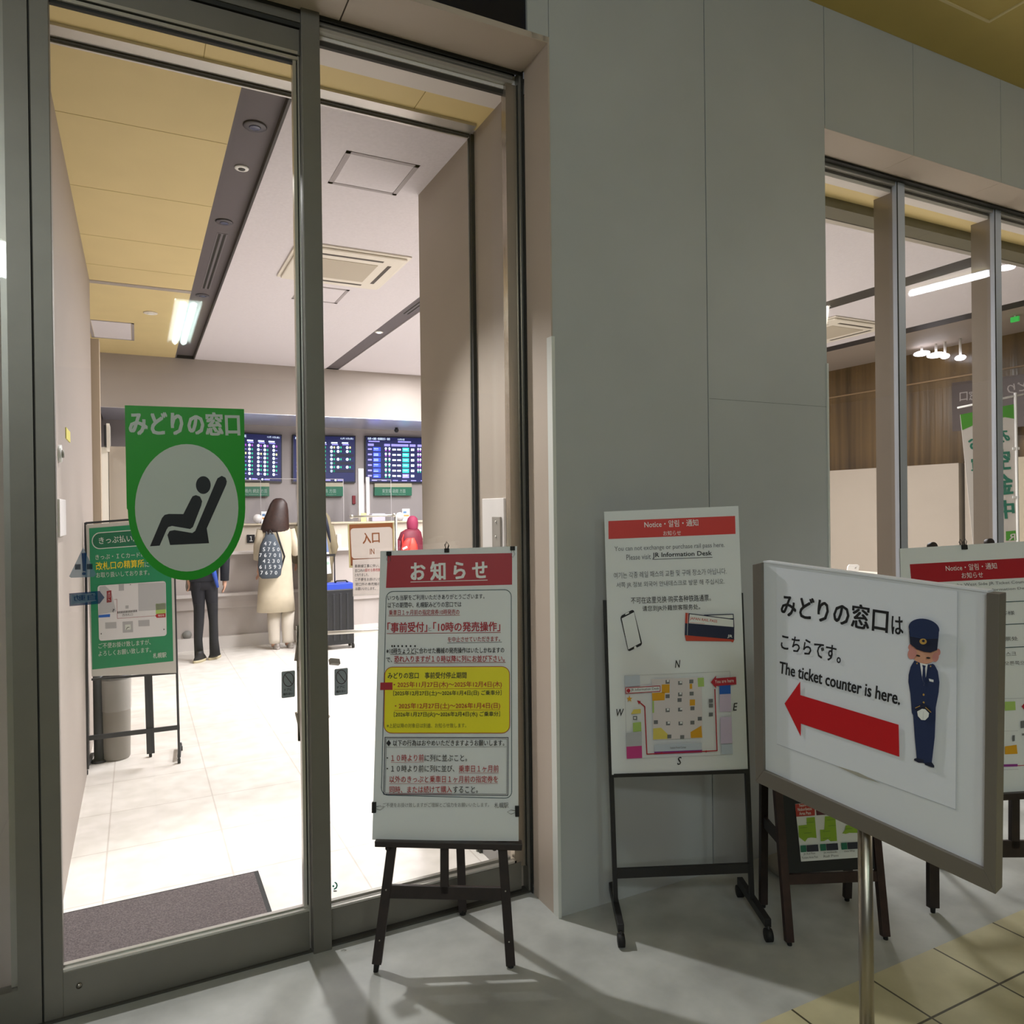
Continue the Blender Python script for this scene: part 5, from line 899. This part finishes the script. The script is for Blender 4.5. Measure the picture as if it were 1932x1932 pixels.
# ================================================================== people at the counter
SKIN = mat('skin', '#c79a82', .6)
def body(root, J, E_, rad, m=SKIN):
    """one continuous skinned figure from joints"""
    names = list(J); me = bpy.data.meshes.new('body'); off = np.array(root.location)
    me.from_pydata([tuple(np.array(J[k])-off) for k in names], [(names.index(a), names.index(b)) for a, b in E_], []); me.materials.append(m)
    o = bpy.data.objects.new('body', me); COL.objects.link(o); o.parent = root
    md = o.modifiers.new('skin', 'SKIN'); md.use_smooth_shade = True
    sv = me.skin_vertices[0].data
    for i, k in enumerate(names):
        r = rad[k]; sv[i].radius = (r, r) if not isinstance(r, tuple) else r; sv[i].use_root = (k == 'pelvis')
    sb = o.modifiers.new('sub', 'SUBSURF'); sb.levels = 1; sb.render_levels = 2
    return o
def figure(root, c, h, hw, arms, Y, legs=None):
    """c: x centre, h: standing height, hw: half shoulder width, arms: (left, right) lists of elbow and wrist offsets from the shoulder; the figure faces +Y"""
    J = {}; rad = {}; E_ = []
    def j(k, x, y, z, r, par=None):
        J[k] = (c+x, Y+y, z); rad[k] = r
        if par: E_.append((par, k))
    j('pelvis', 0, 0, .52*h, hw*.55); j('waist', 0, 0, .62*h, hw*.5, 'pelvis'); j('chest', 0, 0, .74*h, hw*.6, 'waist'); j('neck', 0, 0, .84*h, .042, 'chest'); j('jaw', 0, .012, .88*h, .055, 'neck'); j('head', 0, 0, .93*h, .068, 'jaw'); j('crown', 0, -.005, .975*h, .045, 'head')
    for s, sd in ((-1, 'l'), (1, 'r')):
        lx = s*hw*.5 if legs is None else legs[0 if s < 0 else 1]-c; j('hip'+sd, (lx+s*hw*.42)/2, 0, .48*h, hw*.28, 'pelvis'); j('knee'+sd, lx, .01, .27*h, hw*.18, 'hip'+sd); j('ankle'+sd, lx, -.01, .05*h, .024, 'knee'+sd); j('toe'+sd, lx, .1, .022, .025, 'ankle'+sd)
        j('sh'+sd, s*hw*.82, 0, .80*h, .04, 'chest'); e, w_ = arms[0 if s < 0 else 1]
        sx, sz = s*hw*.95, .80*h; j('elb'+sd, sx+e[0], e[1], sz+e[2], .032, 'sh'+sd); j('wri'+sd, sx+w_[0], w_[1], sz+w_[2], .022, 'elb'+sd)
        a = np.array(J['wri'+sd])-np.array(J['elb'+sd]); a /= np.linalg.norm(a); side = np.cross(a, (1, 0, 0)) if abs(a[0]) < .8 else np.cross(a, (0, 0, 1)); side /= np.linalg.norm(side); nr = np.cross(a, side)
        W = np.array(J['wri'+sd])-np.array([c, Y, 0]); P_ = W+a*.05; j('palm'+sd, *P_, .022, 'wri'+sd)
        for k, (o_, L) in enumerate(((-.022, .052), (-.007, .064), (.008, .060), (.021, .048))):
            b0 = P_+a*.018+side*o_; j(f'f{k}a'+sd, *b0, .009, 'palm'+sd); j(f'f{k}b'+sd, *(b0+a*L*.55+nr*.008), .008, f'f{k}a'+sd); j(f'f{k}c'+sd, *(b0+a*L*.95+nr*.022), .007, f'f{k}b'+sd)
        t0 = W+a*.025-side*.024; j('ta'+sd, *t0, .010, 'palm'+sd); j('tb'+sd, *(t0+a*.03-side*.016+nr*.012), .008, 'ta'+sd)
    return body(root, J, E_, rad), J
def face(root, J, ears=True):
    hd = np.array(J['head']); mb = MB()
    for s in (-1, 1): mb.ball(hd+(s*.026, .062, .0), (.011, .008, .007), mat('eye_white', '#e8e4e0', .3), 10, 7); mb.ball(hd+(s*.026, .069, .0), (.005, .004, .005), M_BLACK, 8, 5)
    mb.ball(hd+(0, .074, -.028), (.011, .015, .018), SKIN, 10, 7); mb.ball(hd+(0, .064, -.058), (.022, .008, .006), mat('lip', '#a8685c', .5), 10, 6)
    for s in ((-1, 1) if ears else ()): mb.ball(hd+(s*.069, 0, -.008), (.01, .018, .028), SKIN, 10, 7)
    mb.build('face', root)
def px_loft(mb, items, Y, depth, m, n=20, y_off=0, dmax=.16):
    rg = []
    for it in items:
        xl, xr, y = it[:3]; A, B = PY(xl, y, Y), PY(xr, y, Y); rx = (B[0]-A[0])/2; rg.append(((A[0]+B[0])/2, Y+y_off+(it[3] if len(it) > 3 else 0), (A[2]+B[2])/2, rx, min(dmax, rx*depth)))
    if rg[0][2] > rg[-1][2]: rg = rg[::-1]
    mb.loft(rg, m, n); return mb
def shoe(mb, x, y, w_, L, sole, upper, ang=0):
    mb.loft([(x, y+L*.22, 0, w_, L*.62), (x, y+L*.22, .018, w_*1.02, L*.63), (x, y+L*.21, .026, w_*.95, L*.6)], sole, 18, True, ang); mb.loft([(x, y+L*.21, .024, w_*.95, L*.6), (x, y+L*.15, .05, w_*.85, L*.5), (x, y-.005, .085, w_*.7, L*.28), (x, y-.01, .11, w_*.65, L*.25)], upper, 18, True, ang)
# --- woman with long hair, cream coat and number print backpack
Y1 = 8.4; C1 = mat('cream_coat', '#c9bda6', .8, 0, .06, 12); W1 = thing('person', 'person with long brown hair in cream coat and pale trousers at the counter', 'person', (1.36, Y1, 0))
_, J1 = figure(W1, 1.362, 1.62, .16, (((-.02, .02, -.24), (-.03, .08, -.42)), ((.05, .0, -.26), (.09, .14, -.25))), Y1, (PY(517.5, 1190, Y1)[0], PY(543.5, 1190, Y1)[0])); face(W1, J1)
mb = px_loft(MB(), [(484, 557, 1153), (486, 554, 1120), (489, 552, 1085), (492, 550, 1050), (492, 551, 1020), (493, 550, 1003), (499, 545, 994), (511, 533, 988)], Y1, .72, C1); mb.build('coat', W1)
J = J1
for s, ps in (('l', [PY(495, 1000, Y1)+(0, 0, 0), PY(488, 1030, Y1)+(0, .02, 0), PY(487, 1056, Y1)+(0, .07, 0)]), ('r', [np.array(J['shr']), np.array(J['elbr']), np.array(J['wrir'])])):
    mb = MB(); mb.tube(ps, [.058, .05, .042], C1, 14); mb.build('sleeve', W1)
mb = px_loft(MB(), [(504, 530, 1152), (505, 528, 1180), (507, 528, 1205), (508, 529, 1213)], Y1, .9, mat('pale_trousers', '#c9c0b3', .8)); px_loft(mb, [(530, 556, 1150), (531, 554, 1180), (533, 554, 1205), (532, 555, 1211)], Y1, .9, mat('pale_trousers', '#c9c0b3', .8)); mb.build('trousers', W1)
SHW = mat('pale_shoe', '#a9a19c', .6)
for x in (517, 545): p = PZ(x, 1219); mb = MB(); shoe(mb, p[0], Y1+.01, .035, .15, SHW, SHW); mb.build('shoe', W1)
HB = mat('brown_hair', '#33201a', .45, 0, .3, 40); mb = px_loft(MB(), [(499, 538, 1006), (493, 544, 1003), (491, 545, 996), (497, 544, 978), (504, 543, 962), (509, 541, 950), (514, 536, 943), (520, 530, 940)], Y1, .62, HB, y_off=-.03, dmax=.10); mb.build('hair', W1)
bp = thing('backpack', 'grey backpack printed with white numbers on the back of the woman in cream coat', 'backpack', (1.29, 8.2, .78)); BPM = mat('slate_fabric', '#49515a', .85); YB = 8.2
mb = px_loft(MB(), [(494, 524, 1091), (489, 530, 1086), (486, 533, 1065), (488, 532, 1045), (491, 527, 1028), (497, 521, 1016), (503, 516, 1006)], YB, .55, BPM, dmax=.085); mb.build('bag_body', bp)
PBk = Plane((0, YB-.0865, 0), (1, 0, 0), (0, 0, 1)); s = Sheet(PBk, ident, h0=.0); rows = ('4 7 6', '5 7 5 0', '7 6 7 0 1', '4 2 3 0', '6 1 5 9 3', '7 6 7 0 2'); 
for k, rtx in enumerate(rows):
    for i, chh in enumerate(rtx.split()):
        n_ = len(rtx.split()); x = 509.5+(i-(n_-1)/2)*9.0+(k % 2)*2; y = 1029+k*11
        if 490+abs(k-3)*1 < x+2 < 530: s.text(chh, x-(.6 if chh == '1' else 2.2), y, x+(.6 if chh == '1' else 2.2), y, 7, mat('number_print', '#b9bdc0', .8), .02)
s.mb.build('number_print', bp, label='white number print')
mb = MB(); mb.tube([PY(506, 1008, YB-.02), PY(510, 1000, YB+.0), PY(514, 1008, YB-.02)], .008, M_BLACK, 8); mb.build('carry_handle', bp)
for x0, x1 in ((497, 503), (527, 522)): mb = MB(); mb.tube([PY(x0, 1084, YB+.05), PY(x0-4 if x0 < 510 else x0+10, 1050, YB+.09), PY(x1, 1003, YB+.06)], .009, M_BLACK, 8); mb.build('strap', bp)
# --- man in dark clothes behind the green sticker
Y2 = 8.14; DK = mat('black_trousers', '#1b1b21', .85); NV = mat('dark_navy_jacket', '#1d2029', .8); W2 = thing('person', 'person in black trousers and dark jacket standing behind the green seat sticker', 'person', (.62, Y2, 0))
_, J2 = figure(W2, .618, 1.66, .155, (((-.02, 0, -.27), (-.01, .03, -.50)), ((.035, 0, -.27), (.03, .02, -.53))), Y2, (PY(374.5, 1190, Y2)[0], PY(403, 1190, Y2)[0])); face(W2, J2)
mb = px_loft(MB(), [(367, 385, 1242), (365.6, 382, 1207), (365.4, 385.2, 1174), (365.2, 386.4, 1147), (361.4, 387.4, 1123), (359, 392, 1107), (360, 392, 1095)], Y2, .95, DK); px_loft(mb, [(395.4, 416, 1236), (394.8, 412.3, 1207), (394, 411.2, 1171), (390.5, 411.2, 1147), (386, 411.2, 1123), (380, 411.4, 1107), (380, 410, 1095)], Y2, .95, DK); px_loft(mb, [(359, 411.4, 1112), (358.5, 411.4, 1100), (359, 410, 1085)], Y2, .6, DK); mb.build('trousers', W2)
mb = px_loft(MB(), [(357, 412, 1096), (355, 413, 1070), (353, 414, 1030), (354, 413, 990), (358, 410, 966), (372, 396, 955)], Y2, .62, NV); mb.build('jacket', W2)
for sd in 'lr': ps = [np.array(J2['sh'+sd]), np.array(J2['elb'+sd]), np.array(J2['wri'+sd])]; mb = MB(); mb.tube(ps, [.055, .05, .042], NV, 14); mb.build('sleeve', W2)
mb = MB(); p = np.array(J2['head']); mb.ball(p+(0, -.012, .025), (.08, .092, .085), mat('black_hair', '#17130f', .5), 16, 10); mb.build('hair', W2)
for x, y, dx in ((377, 1250, .01), (405, 1244, .03)): p = PZ(x, y); mb = MB(); shoe(mb, p[0]+.005, p[1]+.02, .042, .17, mat('cream_sole', '#c9bd9c', .6), mat('black_shoe', '#1c1c20', .6), -.6); mb.build('shoe', W2)
mb = MB(); mb.tube([PY(400, 1060, Y2-.12), PY(405, 1085, Y2-.115), PY(411, 1108, Y2-.08)], [.02, .022, .012], mat('blue_strap', '#2a4fae', .5), 10); mb.build('blue_strap', W2, label='bright blue strap')
mb = px_loft(MB(), [(351, 362, 1115), (350, 362, 1106), (352, 362, 1080)], Y2+.06, .5, mat('grey_bag', '#7f7b75', .8)); tag(mb.build('shoulder_bag'), 'grey bag at the left hip of the person in black trousers', 'bag')
# --- person in olive jacket half behind the mullion
Y3 = 8.53; OL = mat('olive_jacket', '#7a7058', .85, 0, .08, 10); W3 = thing('person', 'person in olive beige jacket half hidden behind the door mullion', 'person', (1.78, Y3, 0))
cx3 = PY(593, 1000, Y3)[0]; _, J3 = figure(W3, cx3, 1.66, .19, (((-.02, .02, -.25), (.0, .12, -.40)), ((.02, -.03, -.24), (-.005, .06, -.44))), Y3, (PY(581, 1190, Y3)[0], PY(612, 1190, Y3)[0])); face(W3, J3)
mb = px_loft(MB(), [(563, 628, 1098), (560, 628, 1060), (557, 628, 1025), (558, 627, 995), (563, 622, 975), (572, 612, 963), (588, 602, 957)], Y3, .6, OL); mb.build('jacket', W3)
for sd, ps, rr2 in (('l', [J3['shl'], J3['elbl'], J3['wril']], [.06, .055, .045]), ('r', [J3['shr'], J3['elbr'], J3['wrir']], [.062, .062, .042])): mb = MB(); mb.tube([np.array(p) for p in ps], rr2, OL, 14); mb.build('sleeve', W3)
TR3 = mat('sand_trousers', '#8f8572', .85); mb = px_loft(MB(), [(570, 592, 1212), (568, 594, 1160), (564, 596, 1095)], Y3, .9, TR3); px_loft(mb, [(602, 624, 1210), (600, 626, 1160), (596, 628, 1095)], Y3, .9, TR3); mb.build('trousers', W3)
mb = MB(); p = np.array(J3['head']); mb.ball(p+(0, -.012, .02), (.08, .09, .09), mat('black_hair', '#17130f', .5), 16, 10); mb.build('hair', W3)
for x in (582, 612): p = PY(x, 1212, Y3); mb = MB(); shoe(mb, p[0], Y3+.01, .038, .16, M_RUB, M_BLACK); mb.build('shoe', W3)
mb = MB(); mb.tube([PY(612, 968, Y3-.1), PY(618, 995, Y3-.11), PY(623, 1030, Y3-.05)], [.016, .02, .018], mat('navy_strap', '#1d2233', .7), 8); mb.build('bag_strap', W3, label='dark navy strap')
PC = Plane((0, Y3-.16, 0), (1, 0, 0), (0, 0, 1)); ci9 = crop(590, 930, 9.2); dc = thing('document_folder', 'clear folder with white ticket papers held by the person in olive jacket', 'folder', PC.px(*ci9(260, 1415)))
mb = MB(); mb.slab(PC, -.004, 0, [PC.uv(*ci9(*k)) for k in ((150, 1420), (325, 1395), (280, 1030), (190, 1030))], M_PAPER); mb.build('paper', dc); mb = MB(); mb.slab(PC, -.005, .001, [PC.uv(*ci9(*k)) for k in ((150, 1030), (282, 1025), (215, 620), (150, 640))], mat('folder_blue', '#6f83ad', .4)); mb.build('cover', dc)
s = Sheet(PC, ci9, h0=.001); s.poly([(230, 1080), (282, 1074), (286, 1130), (236, 1138)], mat('print_grey', '#8a8890', .6), False); s.poly([(220, 1200), (290, 1190), (292, 1240), (222, 1250)], mat('print_green', '#a9c9b4', .6)); s.mb.build('print', dc)
# --- suitcase
YS = 8.02; su = thing('suitcase', 'black upright suitcase with blue top panel beside the person in olive jacket', 'suitcase', PY(640, 1214, YS)); a_, b_ = PY(604, 1113, YS), PY(669, 1205, YS); zt = PY(640, 1101, YS)[2]; SB = mat('suitcase_black', '#17181c', .5)
mb = MB(); mb.box(a_[0], b_[0], YS, YS+.2, .05, a_[2]+.002, SB); mb.build('shell', su, bevel=.02)
mb = MB(); mb.box(a_[0]+.004, b_[0]-.004, YS+.003, YS+.197, a_[2]-.01, zt, mat('suitcase_blue', '#2645b5', .45)); mb.build('top_panel', su, bevel=.006)
for k in (.2, .4, .6, .8): x = a_[0]+(b_[0]-a_[0])*k; mb = MB(); mb.box(x-.012, x+.012, YS-.006, YS, .1, a_[2]-.05, mat('suitcase_rib', '#24252a', .45)); mb.build('rib', su, bevel=.003)
ht = PY(631, 1047, YS+.16); mb = MB(); mb.tube([(ht[0], YS+.16, zt), (ht[0], YS+.16, ht[2]), (ht[0]-.09, YS+.16, ht[2]), (ht[0]-.09, YS+.16, zt)], .007, M_BLACK, 8); mb.bar((ht[0]+.006, YS+.16, ht[2]), (ht[0]-.1, YS+.16, ht[2]), .03, .025, M_BLACK, (0, 1, 0)); mb.build('pull_handle', su)
mb = MB(); mb.tube([((a_[0]+b_[0])/2+.0, YS+.1, zt), ((a_[0]+b_[0])/2+.02, YS+.1, zt+.02), ((a_[0]+b_[0])/2+.12, YS+.1, zt+.02), ((a_[0]+b_[0])/2+.14, YS+.1, zt)], .009, M_BLACK, 8); mb.build('grip', su)
for x in (a_[0]+.05, b_[0]-.01):
    for y in (YS+.03, YS+.17): mb = MB(); mb.tube([(x-.012, y, .024), (x+.012, y, .024)], .024, M_RUB, 14); mb.tube([(x, y, .03), (x, y, .06)], .012, SB, 8); mb.build('wheel', su)
# --- person in maroon hooded jacket with red backpack
Y4 = 8.45; MR = mat('maroon_jacket', '#6d1e30', .6, 0, .12, 14); W4 = thing('person', 'person in maroon hooded jacket at the counter beside the beige column', 'person', (2.95, Y4, 0)); cx4 = PY(778, 1000, Y4)[0]
_, J4 = figure(W4, cx4, 1.42, .15, (((-.03, .05, -.2), (-.02, .2, -.28)), ((.03, .05, -.2), (.02, .2, -.28))), Y4); face(W4, J4, False)
mb = px_loft(MB(), [(757, 794, 1110), (754, 796, 1070), (752, 797, 1035), (751, 797, 1018), (756, 794, 1004), (766, 789, 998)], Y4, .7, MR); mb.build('jacket', W4)
for sd in 'lr': mb = MB(); mb.tube([np.array(J4[k+sd]) for k in ('sh', 'elb', 'wri')], [.06, .055, .045], MR, 14); mb.build('sleeve', W4)
mb = px_loft(MB(), [(770, 787, 1003), (768, 788, 995), (767.5, 788.5, 986), (769.5, 787, 978), (773, 783, 974), (776, 780, 973)], Y4, 1.0, mat('maroon_hood', '#8a2748', .7)); mb.build('hood', W4)
mb = px_loft(MB(), [(760, 774, 1210), (759, 774, 1160), (757, 776, 1108)], Y4, .9, DK); px_loft(mb, [(778, 792, 1207), (777, 792, 1160), (776, 794, 1106)], Y4, .9, DK); mb.build('trousers', W4)
for x in (767, 785): p = PY(x, 1200, Y4); mb = MB(); shoe(mb, p[0], Y4, .036, .15, M_RUB, M_BLACK); mb.build('shoe', W4)
RP = mat('red_backpack', '#d4322c', .6, 0, .15, 16); rb = thing('backpack', 'bright red backpack on the person in maroon hooded jacket', 'backpack', PY(772, 1060, Y4-.16)); mb = px_loft(MB(), [(758, 786, 1068), (756, 789, 1050), (757, 788, 1034), (761, 785, 1022), (768, 781, 1015)], Y4-.14, .5, RP); mb.build('bag_body', rb)
mb = px_loft(MB(), [(771, 786, 1040), (773, 786, 1028), (776, 782, 1015)], Y4-.2, .4, mat('red_flap', '#e0483a', .5)); mb.build('flap', rb); mb = MB(); mb.tube([PY(760, 1036, Y4-.225), PY(768, 1032, Y4-.225)], .012, WINK, 8); mb.build('white_print', rb, label='white print')
for x in (760, 786): mb = MB(); mb.tube([PY(x, 1050, Y4-.1), PY(x, 1016, Y4-.085), PY(x+3 if x < 770 else x-3, 1002, Y4-.02)], .011, RP, 8); mb.build('strap', rb)

# ================================================================== concourse lamp outside, whose mirror image shows in the door glass
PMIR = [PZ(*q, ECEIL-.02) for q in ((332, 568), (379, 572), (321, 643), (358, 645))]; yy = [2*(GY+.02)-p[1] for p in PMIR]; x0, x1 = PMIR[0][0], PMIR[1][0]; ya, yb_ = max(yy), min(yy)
fl = thing('fluorescent_light', 'twin tube concourse ceiling light mirrored in the left door glass', 'light', ((x0+x1)/2, (ya+yb_)/2, ECEIL)); LW = mat('glowing_housing', '#eefaf6', .4, emit=7.0)  # housing is lit by its tubes; that glow is put into its emission
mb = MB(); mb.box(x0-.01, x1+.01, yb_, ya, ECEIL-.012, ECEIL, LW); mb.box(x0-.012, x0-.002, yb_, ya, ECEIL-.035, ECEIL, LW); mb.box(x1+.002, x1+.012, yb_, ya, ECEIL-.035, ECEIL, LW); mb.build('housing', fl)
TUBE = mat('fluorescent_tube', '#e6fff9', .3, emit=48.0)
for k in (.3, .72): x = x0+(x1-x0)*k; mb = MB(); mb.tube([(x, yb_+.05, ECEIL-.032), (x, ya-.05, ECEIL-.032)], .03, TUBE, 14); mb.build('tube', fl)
